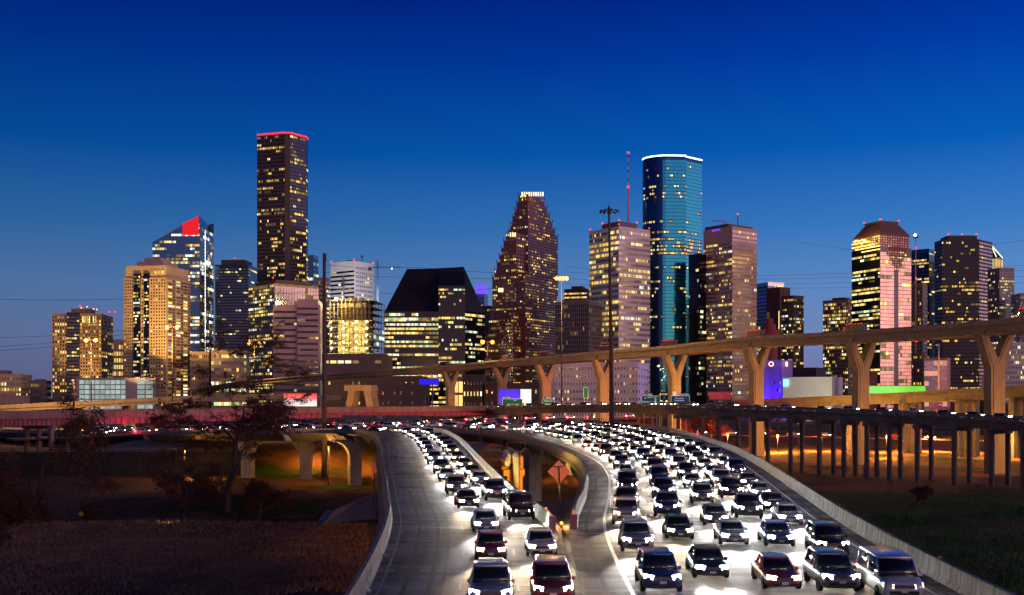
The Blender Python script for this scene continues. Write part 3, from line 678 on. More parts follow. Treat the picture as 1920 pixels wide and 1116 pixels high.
# --- gold-lit crowned tower
d = 1350; th = None; p = plan(1597, 1650, 1709, d); a, c, r, b = p; zsh = Z(462, d)
T = Tower('skyscraper', 'tower with stepped granite crown, golden light bands and pink reflecting glass side', at=c)
T.block('wall', p, 0, zsh, 'glass_black'); p2 = shrink(p, .93)
T.block('shoulder_wall', p2, zsh-.05, Z(438, d), 'stone_red')
f = [.92, .86, .8, .74, .68, .62]; zs = [Z(438-i*3.6, d) for i in range(7)]
for i in range(6): T.block('crown_step', shrink(p, f[i]), zs[i]-.02, zs[i+1], 'stone_brown')
T.block('crown_top', shrink(p, .56), zs[6], Z(410, d), 'stone_brown')
gb = glow('gold_strip', (1,.62,.12), 3.2)
for (t0, t1, y) in ((.0,.62,449), (.0,.80,456), (.12,.98,461), (.35,.98,467), (.05,.5,444)):
    q0, q1 = mid(a,c,t0), mid(a,c,t1); mb = MB(); m_ = (q0+q1)/2; e = q1-q0; mb.box((m_.x, m_.y-1.2, Z(y,d)), (e.length, 1.2, 1.0), gb, math.atan2(e.y, e.x)); mb.build('light_band', None, T.root)
lamp(T.root, (X(1618,d), d-14, Z(464,d)), 70000, (1,.62,.12), 3, name='crown_floodlight')
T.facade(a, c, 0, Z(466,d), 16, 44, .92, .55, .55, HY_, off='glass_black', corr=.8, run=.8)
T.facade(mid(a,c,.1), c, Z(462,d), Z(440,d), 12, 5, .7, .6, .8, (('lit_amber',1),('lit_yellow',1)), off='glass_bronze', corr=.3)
T.facade(mid(c,r,.01), mid(c,r,.44), 0, Z(472,d), 7, 42, .95, .86, .16, (('lit_dim',3),('lit_yellow',1)), off='glass_rose_sky', corr=.9, run=.8)
T.facade(mid(c,r,.58), mid(c,r,.99), 0, Z(480,d), 7, 42, .95, .86, .16, (('lit_dim',3),('lit_yellow',1)), off='glass_rose_sky', corr=.9, run=.8)
T.facade(p2[1], p2[2], zsh, Z(440,d), 12, 5, .6, .6, .4, Y2, off='glass_bronze')
for k, (t0, t1, y0) in enumerate(((.22,.84,478), (.30,.76,488), (.38,.68,497), (.44,.60,505))):
    q0, q1 = mid(c,r,t0), mid(c,r,t1); nrm = Vector((q1.y-q0.y, -(q1.x-q0.x))).normalized()
    T.block('step_bay', [q0+nrm*(.6-.1*k), q1+nrm*(.6-.1*k), q1-nrm*3, q0-nrm*3], Z(y0,d), Z(462-k*.5,d), 'stone_red')
    T.facade(q0+nrm*(.6-.1*k), q1+nrm*(.6-.1*k), Z(y0,d), Z(y0-9,d), max(2, int((t1-t0)*14)), 2, .6, .6, .35, Y2, off='glass_bronze')
T.beacons([(shrink(p,.58)[i].x, shrink(p,.58)[i].y, Z(408,d)) for i in (0,1,2)], r=1.2)
T.finish()
# --- behind: blue glass with mast
T = simple('glass_tower', 'dark blue glass tower behind the thin guyed mast, right of the gold-lit crowned tower', 1700, 1742, 1757, 468, 1800, 'glass_blue',
       dict(cols=9, rows=50, wf=.95, hf=.5, lit=.28, pal=Y1, off='glass_black', corr=.8), dict(cols=3, rows=50, wf=.9, hf=.5, lit=.2, pal=Y1)); T.finish(60)
simple('office_tower', 'short beige tower with small dark windows left of the large dark brown tower', 1704, 1730, 1739, 533, 1500, 'stone_tan', dict(cols=9, rows=32, wf=.5, hf=.6, lit=.12, pal=Y2, off='glass_black'), dict(cols=4, rows=32, wf=.5, hf=.6, lit=.1, pal=Y2)).finish(50)
d = 1300; o = empty('radio_mast', (X(1717,d), d, 0), 'thin lattice radio mast with a bright white beacon right of the gold-lit tower', 'mast')
mb = MB(); mb.tube([(X(1717,d), d, 0), (X(1717,d), d, Z(440,d))], [.9,.5], 'mast_pink', 4); mb.box((X(1717,d), d, Z(445,d)), (6,2,2), 'steel_dark'); mb.build('mast_pole', None, o)
mb = MB(); mb.ball((X(1716,d), d, Z(441,d)), 1.6, 'white_lamp'); mb.build('white_beacon', None, o)
for y in (465, 522, 640): mb = MB(); mb.ball((X(1717,d), d-1, Z(y,d)), 1.1, 'red_lamp', 6); mb.build('red_beacon', None, o)
# --- large dark brown tower
d = 1620; q = [P(1752,0,d+30), P(1766,0,d+4), P(1836,0,d), P(1861,0,d+34), P(1845,0,d+80), P(1765,0,d+80)]; q = [Vector((v.x, v.y)) for v in q]; zt = Z(449, d)
T = Tower('skyscraper', 'wide dark brown granite tower with amber windows and red lamps on its flat penthouse', at=q[2])
T.block('wall', q, 0, zt, 'stone_dark'); pc = [Vector((X(x,d+20), d+20+e)) for x, e in ((1778,0),(1832,0),(1832,30),(1778,30))]; T.block('penthouse', pc, zt, Z(438,d), 'stone_dark')
BR = (('lit_amber', 2), ('lit_yellow', 2), ('lit_dim', 3))
T.facade(q[0], q[1], 3, zt-2, 6, 46, .7, .5, .15, BR, off='glass_black', corr=.7); T.facade(q[1], q[2], 3, zt-2, 26, 46, .72, .5, .24, BR, off='glass_black', corr=.95, run=.65); T.facade(q[2], q[3], 3, zt-2, 10, 46, .6, .5, .1, BR, off='glass_pink_sky', corr=.6)
T.beacons([(X(1778,d+20), d+20, Z(436,d)), (X(1804,d+20), d+20, Z(436,d)), (X(1831,d+20), d+20, Z(436,d))], r=1.3); T.finish()
# --- pyramid topped and right edge
T = simple('office_tower', 'pale grid tower at the right edge, in front of the lit pyramid top', 1852, 1874, 1902, 504, 1450, 'stone_grey', dict(cols=8, rows=48, wf=.5, hf=.55, lit=.2, pal=Y1, off='glass_black', corr=.6), dict(cols=12, rows=48, wf=.5, hf=.55, lit=.35, pal=G1, off='glass_black', corr=.9), red=0); T.finish(100)
T = Tower('pyramid_tower', 'tower with glowing ribbed pyramid roof peeking over the pale grid tower', at=(X(1862,1750), 1750))
d = 1850; T.block('wall', plan(1838, 1868, 1880, d), 0, Z(482,d), 'stone_cream'); pp = plan(1838, 1868, 1880, d)
T.facade(pp[0], pp[1], Z(510,d), Z(484,d), 10, 1, .6, .9, 1, (('lit_yellow',1),), corr=0); T.facade(pp[1], pp[2], Z(510,d), Z(484,d), 6, 1, .6, .9, 1, (('lit_yellow',1),), corr=0)
ap = (X(1857,d+15), d+15, Z(456,d)); mb = MB(); mb.hull([(v.x, v.y, Z(482,d)) for v in pp], [(ap[0]-1,ap[1]-1,ap[2]),(ap[0]+1,ap[1]-1,ap[2]),(ap[0]+1,ap[1]+1,ap[2]),(ap[0]-1,ap[1]+1,ap[2])], 'glass_blue'); mb.build('pyramid_roof', None, T.root)
for i in range(3):
    v = pp[i]; mb = MB(); mb.tube([(v.x, v.y, Z(482,d)+.5), (ap[0], ap[1]-1, ap[2])], .7, glow('rib_light', (1,.9,.5), 2)); mb.build('roof_rib', None, T.root)
T.finish(30)
simple('office_tower', 'lower pale tower cut off by the right edge of the picture', 1896, 1912, 1960, 552, 1400, 'stone_grey', dict(cols=5, rows=40, wf=.5, hf=.55, lit=.3, pal=G1, off='glass_black', corr=.9), dict(cols=20, rows=40, wf=.5, hf=.55, lit=.3, pal=G1, off='glass_black', corr=.9)).finish(60)
simple('office_block', 'low bright-windowed block below the high bridge at the right edge', 1862, 1880, 1960, 645, 1150, 'stone_white', dict(cols=6, rows=14, wf=.5, hf=.55, lit=.5, pal=G1, corr=.6), dict(cols=26, rows=14, wf=.5, hf=.55, lit=.6, pal=(('lit_yellow',2),('lit_green',1),('lit_dim',2)), corr=.7), cat='building').finish(100)
# --- low-rise belt
T = simple('clock_building', 'low building flooded in purple light with two round glowing dials', 1421, 1466, 1486, 678, 1000, mat('purple_lit_render', (.35,.25,.75), .8), dict(cols=8, rows=5, wf=.35, hf=.4, lit=.15, pal=C1, full=.4, hi=.7), dict(cols=4, rows=5, wf=.4, hf=.4, lit=.7, pal=C1, full=.4, hi=.7), cat='building')  # purple lighting is put into the wall's base colour
T.block('attic', shrink(T.p, .96), T.zt, Z(676,1000), 'stone_pink')
for x in (1444, 1474):
    mb = MB(); mb.lathe([(1.6,-.4),(2.3,-.4),(2.3,.4),(1.6,.4),(1.6,-.4)], (0,0,0), glow('dial_ring', (1,.5,.3), 3), 16)
    o = mb.build('dial', None, None); o.parent = T.root; pz = P(x, 683, 990 if x < 1460 else 1003); o.location = pz-Vector(T.root.location)-Vector((0,4 if x < 1460 else 2,0)); o.rotation_euler = (R(90),0,R(-20) if x < 1460 else R(55))
for t in (.15,.4,.65,.9):
    q = mid(T.p[0], T.p[1], t)+Vector((-1,-9)); lamp(T.root, (q.x, q.y, 3), 26000, (.12,.02,1), 1, name='purple_floodlight')
q = mid(T.p[1], T.p[2], .5)+Vector((9,-4)); lamp(T.root, (q.x, q.y, 3), 26000, (.12,.02,1), 1, name='purple_floodlight')
T.finish(40)
T = simple('warehouse', 'low white warehouse wall behind the bare trees, right of the purple-lit building', 1468, 1560, 1580, 710, 960, 'stone_white', None, None, cat='building'); T.block('sign_box', [mid(T.p[0],T.p[1],.0)+Vector((0,-2)), mid(T.p[0],T.p[1],.1)+Vector((0,-2)), mid(T.p[0],T.p[1],.1), mid(T.p[0],T.p[1],.0)], Z(724,960), Z(710,960), glow('teal_sign', (.3,.9,1), 1.4))
lamp(T.root, (X(1520,940), 925, 16), 32000, (.95,1,.65), 1, name='yard_floodlight')
simple('dark_shed', 'dark slate-roofed shed under the pink-topped sky gap, behind the white warehouse', 1484, 1530, 1548, 692, 1100, 'stone_dark', None, None, cat='building')
simple('red_brick_block', 'dull red brick block left of the green billboard, behind a Y-shaped pier', 1606, 1636, 1645, 699, 950, mat('brick_red', (.20,.05,.045), .9), dict(cols=2, rows=1, wf=.4, hf=.3, lit=0), None, cat='building').finish(4)
T = simple('glass_pavilion', 'low salmon pink glass box with thin horizontal lines beneath the high bridge', 1733, 1776, 1782, 674, 1050, mat('salmon', (.7,.32,.28), .5), dict(cols=5, rows=11, wf=.985, hf=.9, lit=.25, pal=(('lit_salmon',1),), off='glass_pink_sky', corr=.5) if lit_window('lit_salmon', [(1,.4,.28),(1,.5,.3)], .4, .9) else None, None, cat='building')
T.finish(60)
simple('annex', 'narrow dark annex with amber lit edge left of the salmon pink box', 1712, 1728, 1735, 664, 1080, 'stone_brown', dict(cols=4, rows=14, wf=.4, hf=.5, lit=.4, pal=(('lit_amber',1),)), None, cat='building').finish(30)
simple('pink_shed', 'low pink flat-roofed shed left of the round dark tree at far right', 1840, 1880, 1884, 709, 800, 'stone_pink', dict(cols=3, rows=1, wf=.1, hf=.3, lit=0), None, cat='building').finish(4)
simple('parking_garage', 'white perforated garage wall of small square openings behind the Y-shaped piers', 1030, 1196, 1216, 682, 980, 'stone_white', dict(cols=30, rows=7, wf=.3, hf=.35, lit=.3, pal=(('lit_yellow',1),('lit_dim',1)), off='glass_black', corr=.5, run=.1), dict(cols=4, rows=7, wf=.3, hf=.35, lit=.3, pal=Y1), cat='building').finish(100)
simple('stone_block', 'long dull brown stone building seen under the left part of the high bridge', 612, 790, 806, 708, 1000, mat('stone_umber', (.10,.075,.07), .9, .2, .05), dict(cols=16, rows=4, wf=.3, hf=.3, lit=.1, pal=Y2, full=.4), None, cat='building').finish(20)
simple('lit_shopfront', 'small amber lit building behind the bare tree under the high bridge', 843, 868, 872, 712, 880, 'stone_cream', dict(cols=3, rows=3, wf=.8, hf=.8, lit=.8, pal=(('lit_amber',1),('lit_yellow',1))), None, cat='building').finish(9)
simple('theatre_block', 'dark building with bright framed entrance under the high bridge', 868, 905, 912, 706, 860, 'stone_dark', dict(cols=6, rows=4, wf=.4, hf=.4, lit=.4, pal=Y1), None, cat='building').finish(20)
simple('theatre_block', 'dark low building behind the blue and white screen', 908, 1010, 1030, 722, 850, 'stone_dark', dict(cols=10, rows=3, wf=.3, hf=.3, lit=.15, pal=Y2), None, cat='building').finish(20)
simple('low_warehouse', 'low dark red-lit warehouse under the orange ramp at far left', -60, 45, 56, 746, 700, 'stone_taupe', dict(cols=10, rows=2, wf=.5, hf=.4, lit=.15, pal=Y2), None, cat='building').finish(10)
# --- tower cranes
def crane(xm, ytop, d, xa, xb, label, lit=False):
    o = empty('tower_crane', (X(xm,d), d, Z(565,d)), label, 'crane'); m_ = 'steel_pale'
    zt = Z(ytop, d); zb = Z(565, d); x = X(xm, d)
    mb = MB()
    for sx_ in (-1,1):
        for sy in (-1,1): mb.tube([(x+sx_, d+sy, zb), (x+sx_, d+sy, zt)], .22, m_, 4)
    k = zb
    while k < zt-2: mb.tube([(x-1,d-1,k),(x+1,d-1,k+2.4)], .15, m_, 4); mb.tube([(x+1,d-1,k+2.4),(x-1,d-1,k+4.8)], .15, m_, 4); k += 4.8
    mb.build('mast', None, o)
    mb = MB(); zj = Z(ytop+10, d); xa_, xb_ = X(xa,d), X(xb,d)
    mb.tube([(xa_,d,zj),(xb_,d,zj)], .3, m_, 4); mb.tube([(xa_,d,zj+2.2),(xb_,d,zj+1.6)], .2, m_, 4)
    n = 16
    for i in range(n): xx = xa_+(xb_-xa_)*i/n; x2 = xa_+(xb_-xa_)*(i+1)/n; mb.tube([(xx,d,zj),((xx+x2)/2,d,zj+2),(x2,d,zj)], .13, m_, 4)
    mb.build('jib', None, o)
    mb = MB(); mb.tube([(x,d,zj),(x,d,zt+4)], .6, m_, 4); mb.tube([(x,d,zt+4),(xa_*.8+x*.2,d,zj+2)], .1, m_, 4); mb.tube([(x,d,zt+4),(xb_*.8+x*.2,d,zj+2)], .1, m_, 4); mb.box((xa_+3,d,zj-2),(5,2,3.5),'concrete'); mb.build('apex', None, o)
    mb = MB(); mb.ball((X(xb-15,d), d-1, zj-1.5), .8, 'white_lamp', 6); mb.build('jib_lamp', None, o)
crane(708, 492, 1600, 690, 750, 'tower crane with long jib pointing right, behind the construction frame')
crane(644, 522, 1370, 636, 652, 'short floodlit crane mast standing on the construction frame')
# ================================================================ GROUND
def sst(a, b, x): t = max(0, min(1, (x-a)/(b-a))); return t*t*(3-2*t)
def ground_z(x, d):
    z = -4.0
    z += .9*noise.noise(Vector((x*.02, d*.02, 3)))+.25*noise.noise(Vector((x*.11, d*.11, 9)))
    # creek channel to the left
    ch = sst(-12, -34, x)*sst(196, 208, d+.08*x+6*noise.noise(Vector((x*.03, 1, 1))))*(1-sst(236, 262, d+5*noise.noise(Vector((x*.03, 4, 1)))))
    z -= 5.5*ch
    # near left bank rises towards the viewer and towards the freeway wall
    z += 2.2*sst(195, 120, d)*sst(0, -25, x)
    z += 4.5*sst(-38, -16, x)*sst(150, 90, d)*(1-sst(14, 20, x)) if x < 16 else 0
    # slope up to the streets behind the creek
    z += 6.6*sst(322, 346, d)*sst(-20, -48, x)
    z += 1.6*sst(60, 20, d)
    z += 3.6*sst(620, 860, d)*(1-sst(-20,-48,x)*.7)
    return z
mb = MB()
xs_ = [-6000,-2500,-1200,-700,-450,-330,-260]+[-220+i*4 for i in range(111)]+[240,280,340,450,700,1200,2500,6000]
ds_ = [-60,-20,10]+[20+i*4 for i in range(100)]+[430,450,480,520,580,640,720,800,900,1000,1300,1800,2600,4000,8000,14000]
vs_ = [(x, d, ground_z(x, d)-.0) for d in ds_ for x in xs_]; nx = len(xs_)
mb.add(vs_, [(j*nx+i, j*nx+i+1, (j+1)*nx+i+1, (j+1)*nx+i) for j in range(len(ds_)-1) for i in range(nx-1)], None, True)
m, n, l, b = principled('ground')
t = n.new('ShaderNodeTexCoord'); a1 = n.new('ShaderNodeTexNoise'); a1.inputs['Scale'].default_value = .035; a1.inputs['Detail'].default_value = 6; l.new(t.outputs['Object'], a1.inputs[0])
r1 = ramp(n, [(.40, (.26,.13,.08,1)), (.54, (.17,.10,.055,1)), (.60, (.04,.085,.014,1)), (.68, (.05,.12,.02,1))]); l.new(a1.outputs[0], r1.inputs[0])
a2 = n.new('ShaderNodeTexNoise'); a2.inputs['Scale'].default_value = 1.2; a2.inputs['Detail'].default_value = 9; a2.inputs['Roughness'].default_value = .75; l.new(t.outputs['Object'], a2.inputs[0])
r2 = ramp(n, [(.3, (.45,.45,.45,1)), (.7, (1.5,1.4,1.3,1))]); l.new(a2.outputs[0], r2.inputs[0])
mm = n.new('ShaderNodeMixRGB'); mm.blend_type = 'MULTIPLY'; mm.inputs[0].default_value = 1; l.new(r1.outputs[0], mm.inputs[1]); l.new(r2.outputs[0], mm.inputs[2]); l.new(mm.outputs[0], b.inputs['Base Color'])
bp = n.new('ShaderNodeBump'); bp.inputs['Strength'].default_value = .9; bp.inputs['Distance'].default_value = .4; l.new(a2.outputs[0], bp.inputs['Height']); l.new(bp.outputs[0], b.inputs['Normal']); b.inputs['Roughness'].default_value = 1; b.inputs['Specular IOR Level'].default_value = .1
MATS['ground'] = m
tag(mb.build('ground', 'ground'), kind='structure')
# water in the channel
mb = MB(); mb.add([(-220,200,-8.4),(-14,200,-8.4),(-14,258,-8.4),(-220,258,-8.4)], [(0,1,2,3)], mat('creek_water', (.01,.012,.015), .15, .1, .2, bump=.15)); tag(mb.build('creek_water'), kind='structure')

# ================================================================ ROAD MATERIAL
def road_mat(name, c0, wet):
    m, n, l, b = principled(name); MATS[name] = m
    t = n.new('ShaderNodeUVMap'); mp = n.new('ShaderNodeMapping'); l.new(t.outputs[0], mp.inputs[0])
    # grooves and tyre tracks run along the lanes; scrapes run across
    mp.inputs['Scale'].default_value = (1.1, .03, 1); a = n.new('ShaderNodeTexNoise'); a.inputs['Scale'].default_value = 1; a.inputs['Detail'].default_value = 5; l.new(mp.outputs[0], a.inputs[0])
    mp2 = n.new('ShaderNodeMapping'); l.new(t.outputs[0], mp2.inputs[0]); mp2.inputs['Scale'].default_value = (.10, .9, 1); a2 = n.new('ShaderNodeTexNoise'); a2.inputs['Scale'].default_value = 1; a2.inputs['Detail'].default_value = 8; a2.inputs['Roughness'].default_value = .7; l.new(mp2.outputs[0], a2.inputs[0])
    a3 = n.new('ShaderNodeTexNoise'); a3.inputs['Scale'].default_value = .25; a3.inputs['Detail'].default_value = 8; l.new(t.outputs[0], a3.inputs[0])
    s = mth(n, 'ADD', mth(n, 'ADD', mth(n, 'MULTIPLY', a.outputs[0], .22), mth(n, 'MULTIPLY', a2.outputs[0], .5)), mth(n, 'MULTIPLY', a3.outputs[0], .4))
    r = ramp(n, [(.49, (*[k*.25 for k in c0], 1)), (.56, (*c0, 1)), (.64, (*[min(1, k*2.2) for k in c0], 1))]); l.new(s, r.inputs[0])
    # transverse joints
    w = n.new('ShaderNodeSeparateXYZ'); l.new(t.outputs[0], w.inputs[0])
    j = mth(n, 'FRACT', mth(n, 'DIVIDE', w.outputs[1], 15.0)); j = mth(n, 'LESS_THAN', j, .008)
    j2 = mth(n, 'LESS_THAN', mth(n, 'FRACT', mth(n, 'DIVIDE', w.outputs[0], 3.7)), .012); j = mth(n, 'MAXIMUM', j, j2)
    mx_ = n.new('ShaderNodeMixRGB'); l.new(mth(n, 'MULTIPLY', j, .6), mx_.inputs[0]); l.new(r.outputs[0], mx_.inputs[1]); mx_.inputs[2].default_value = (.03,.03,.03,1)
    l.new(mx_.outputs[0], b.inputs['Base Color'])
    rr = mth(n, 'MULTIPLY_ADD', s, .5); rr.node.inputs[2].default_value = wet; l.new(rr, b.inputs['Roughness'])
    bp = n.new('ShaderNodeBump'); bp.inputs['Strength'].default_value = .6; bp.inputs['Distance'].default_value = .03; l.new(s, bp.inputs['Height']); l.new(bp.outputs[0], b.inputs['Normal'])
    return m
road_mat('road_surface', (.125,.105,.112), .50); MATS['road_surface'].node_tree.nodes['Principled BSDF'].inputs['Specular IOR Level'].default_value = .22
# ================================================================ MAIN FREEWAY
A_ = [(-7,12),(-7.4,46),(-9.3,77),(-12.2,101),(-15.4,126),(-20.3,163),(-25.5,205),(-32,247),(-41,280),(-52,290),(-67,290),(-85,305),(-109,330),(-152,372),(-230,430)]
B_ = [(3.3,12),(3.4,45),(3.2,76),(.9,97),(-1.6,124),(-4.6,158),(-8.2,200),(-13,248),(-19,289),(-28,305),(-50,314),(-75,318),(-103,350),(-148,393),(-230,460)]
C_ = [(3.32,12),(3.42,45),(4.1,77),(6.6,103),(8.6,131),(8.5,163),(4.4,215),(-1.1,251),(-8.2,277),(-27.9,305.2),(-49.9,314.2),(-74.9,318.2),(-102.9,350.2),(-147.9,393.2),(-230,460.2)]
D_ = [(21,12),(21.9,46),(25,77),(29,106),(35,150),(40,197),(43.5,265),(43.5,330),(34,376),(0,402),(-30,385),(-62,365),(-98,378),(-145,415),(-230,485)]
def road_z(x): return 10.0 if x > -60 else 10-3.2*sst(-60, -150, x)-.8*sst(-150,-230,x)
def ev(c, t): p = cr_(c, t); return Vector((p[0], p[1], road_z(p[0])))
NS = 14
def lane_pt(E0, E1, t, f): a, b_ = ev(E0, t), ev(E1, t); return a+(b_-a)*f
def ribbon(name, E0, E1, f0, f1, t0, t1, m, dz, n=160, uvx=None, kind='structure', build=True, mb=None):
    me_v = []; uv = []; s = 0; prev = None
    for i in range(n+1):
        t = t0+(t1-t0)*i/n; a, b_ = lane_pt(E0, E1, t, f0), lane_pt(E0, E1, t, f1)
        c = (a+b_)/2; s += (c-prev).length if prev else 0; prev = c; w = (b_-a).length
        for k in range(7): p = a+(b_-a)*k/6; me_v.append((p.x, p.y, p.z+dz)); uv.append((w*(k/6-.5)+50, s))
    fs = [(i*7+k, i*7+k+1, (i+1)*7+k+1, (i+1)*7+k) for i in range(n) for k in range(6)]
    me = bpy.data.meshes.new(name); me.from_pydata(me_v, [], fs); me.materials.append(M(m)); ul = me.uv_layers.new(name='UVMap')
    for lp in me.loops: ul.data[lp.index].uv = uv[lp.vertex_index]
    me.update(); o = bpy.data.objects.new(name, me); COL.objects.link(o)
    if kind: o['kind'] = kind
    return o
ribbon('freeway_road', A_, B_, 0, 1, 0, NS, 'road_surface', -.004)
ribbon('freeway_road', C_, D_, 0, 1, 0, NS, 'road_surface', 0)
# box under the decks
def deck_box(E0, E1, name):
    mb = MB(); rings = []
    for i in range(121):
        t = NS*i/120; a, b_ = ev(E0, t), ev(E1, t); u = (b_-a).normalized()
        rings.append([a+Vector((0,0,-.06))-u*.5, b_+Vector((0,0,-.06))+u*.5, b_+Vector((0,0,-.45))+u*.5, b_+Vector((0,0,-1.0))-u*1.6, b_+Vector((0,0,-2.4))-u*2.6, a+Vector((0,0,-2.4))+u*2.6, a+Vector((0,0,-1.0))+u*1.6, a+Vector((0,0,-.45))-u*.5])
    mb.loft(rings, 'dark_concrete'); o = mb.build(name); return tag(o, kind='structure')
deck_box(A_, B_, 'road_deck'); deck_box(C_, D_, 'road_deck')
# paint
def dashes(name, E0, E1, f, t0, t1, w, m='paint_white', dash=3, gap=9, solid=False, dz=.006):
    mb = MB(); pts = [lane_pt(E0, E1, t0+(t1-t0)*i/600, f) for i in range(601)]; s = 0; run = []
    def flush():
        if len(run) > 1:
            vs_ = []
            for i, p in enumerate(run):
                t = run[min(i+1, len(run)-1)]-run[max(i-1, 0)]; t = Vector((t.x, t.y, 0)).normalized(); q = Vector((t.y, -t.x, 0))*w/2
                vs_ += [p-q+Vector((0,0,dz)), p+q+Vector((0,0,dz))]
            mb.add(vs_, [(2*i, 2*i+1, 2*i+3, 2*i+2) for i in range(len(run)-1)], m)
        run.clear()
    for i in range(1, len(pts)):
        s += (pts[i]-pts[i-1]).length
        if solid or (s % (dash+gap)) < dash: run.append(pts[i])
        else: flush()
    flush(); return tag(mb.build(name), kind='structure')
dashes('lane_line', C_, D_, .125, 0, 12, .22, solid=True)
dashes('lane_line', C_, D_, .90, 0, 12, .18, solid=True)
dashes('lane_line', A_, B_, .10, 0, 12, .15, mat('paint_worn', (.28,.27,.25), .7, .3, 2), solid=True)
for f in (.28,.44,.60,.76): dashes('lane_line', C_, D_, f, 0, 12, .15)
for f in (.46,.72): dashes('lane_line', A_, B_, f, 1.2, 12, .13, 'paint_worn')
mat('brick_strip', (.09,.06,.045), .8, .5, 1.5, bump=.5)
ribbon('median_strip', C_, D_, .33, .40, 0, 3.2, 'brick_strip', .008, n=60)
mat('tyre_marks', (.045,.04,.043), .8, .3, .8); mat('asphalt_patch', (.05,.047,.05), .9, .35, 1.2, bump=.4)
for E0, E1, f, t0, t1, w in ((A_,B_,.20,.8,3.4,.02),(A_,B_,.31,1.2,4.4,.02),(A_,B_,.37,.9,2.6,.015),(C_,D_,.055,1.0,3.8,.012),(C_,D_,.925,.9,3,.01)): ribbon('tyre_mark', E0, E1, f, f+w, t0, t1, 'tyre_marks', .0045, n=50)
for E0, E1, f, t, w, l_ in ((A_,B_,.14,1.35,.12,.06),(A_,B_,.33,2.7,.10,.14),(A_,B_,.18,4.1,.2,.12),(C_,D_,.03,2.5,.06,.15),(C_,D_,.92,1.7,.05,.2)): ribbon('asphalt_patch', E0, E1, f, f+w, t, t+l_, 'asphalt_patch', .009, n=4)
mb = MB(); p1 = lane_pt(A_, B_, 2.05, .02); p2 = lane_pt(A_, B_, 2.0, .98)
mb.add([p1+Vector((0,0,.006)), p2+Vector((0,0,.006)), p2+Vector((0,.25,.006)), p1+Vector((0,.25,.006))], [(0,1,2,3)], 'steel_pale'); tag(mb.build('expansion_joint'), kind='structure')
p1 = lane_pt(C_, D_, 1.9, .02); p2 = lane_pt(C_, D_, 2.0, .98); mb = MB()
mb.add([p1+Vector((0,0,.012)), p2+Vector((0,0,.012)), p2+Vector((0,.25,.012)), p1+Vector((0,.25,.012))], [(0,1,2,3)], 'steel_pale'); tag(mb.build('expansion_joint'), kind='structure')
mb = MB(); mb.prism([(2.6,30),(4.3,30),(4.9,77),(6.6,101),(.8,97),(2.4,77)], 9.2, 9.93, 'road_surface'); tag(mb.build('gore_pavement'), kind='structure')
# barriers
JER = [(-.30,0),(-.30,.10),(-.16,.32),(-.10,1.07),(.10,1.07),(.16,.32),(.30,.10),(.30,0)]
def barrier(E, t0, t1, label, shift=0, n=140, prof=JER, dz=-.02, m='barrier_concrete', step=4.5):
    pts = [ev(E, t0+(t1-t0)*i/n) for i in range(n+1)]; q = []
    for i, p in enumerate(pts):
        t = pts[min(i+1, n)]-pts[max(i-1, 0)]; t = Vector((t.x, t.y, 0)).normalized(); q.append(p+Vector((t.y, -t.x, 0))*shift+Vector((0,0,dz)))
    mb = MB(); sweep(mb, q, prof, m)
    o = mb.build('concrete_barrier', None, None, loc=tuple(q[0])); tag(o, label, 'barrier'); return o, q
b1, q1 = barrier(A_, 0, 14, 'pale concrete barrier curving along the left edge of the left carriageway', .3)
b2, q2 = barrier(B_, 2, 8.6, 'weathered concrete barrier on the right edge of the left carriageway, ending at the gore', -.34)
b3, q3 = barrier(C_, 2, 9.0, 'curved concrete barrier along the inner edge of the right carriageway, ending at the gore', .34)
b4, q4 = barrier(D_, 0, 14, 'long stained concrete barrier sweeping down the outer right edge of the right carriageway', -.34)
# dark joint between barrier segments: narrow caps as parts would be surface pattern; kept in the mesh of end posts
mat('end_pink', (.45,.20,.18), .7)
for o, q in ((b2, q2), (b3, q3)):
    mb = MB(); t = (q[1]-q[0]).normalized(); mb.box(tuple(q[0]+Vector((0,0,.53))-t*.13), (.52,.22,1.10), 'end_pink', math.atan2(t.y, t.x)-R(90)); mb.build('end_block', None, o)
for o, q in ((b4, q4), (b2, q2)):
    for k in range(4, 60, 9):
        mb = MB(); mb.box(tuple(q[k]+Vector((0,0,1.15))), (.16,.05,.16), 'end_pink'); mb.build('reflector', None, o)
# brackets and arched piers below the left deck
mat('pier_pale', (.38,.37,.36), .85, .2, .3, stain=.25)
def arch_pier(x, d, ang, label, w=3.2, r=5.2, ztop=7.7, lean=0, zb=None):
    zb = ground_z(x, d)-1 if zb is None else zb; o = empty('bridge_pier', (x, d, zb), label, 'pier', 'arched piers under the freeway deck')
    e = Vector((math.cos(ang), math.sin(ang))); nrm = Vector((-e.y, e.x))
    prof = [(-w/2, zb-0), (-w/2, ztop-r)]+[(-w/2-(r-r*math.cos(a)), ztop-r+r*math.sin(a)) for a in [R(10*k) for k in range(1, 10)]]
    full = prof+[(-a, b_) for a, b_ in prof[::-1]]
    vs_ = [(x+e.x*a+nrm.x*s, d+e.y*a+nrm.y*s, z) for s in (-1.1, 1.1) for a, z in full]; n_ = len(full)
    mb = MB(); mb.add([v for v in vs_], [tuple(range(n_)), tuple(range(n_, 2*n_))[::-1]]+[(i, (i+1) % n_, n_+(i+1) % n_, n_+i) for i in range(n_)], 'pier_pale')
    mb.build('column', None, o); mb = MB(); c = Vector((x, d))+nrm*0; mb.box((c.x, c.y, ztop+.15), (w+2*r, 2.5, .5), 'pier_pale', ang); mb.build('cap', None, o)
    mb = MB(); mb.box((x, d, zb+.75), (w+2.4, 4.5, .5), 'concrete', ang); mb.build('footing', None, o)
    return o
arch_pier(-42.5, 288, R(28), 'rightmost arched pier under the left deck, nearest the carriageway', r=4.6)
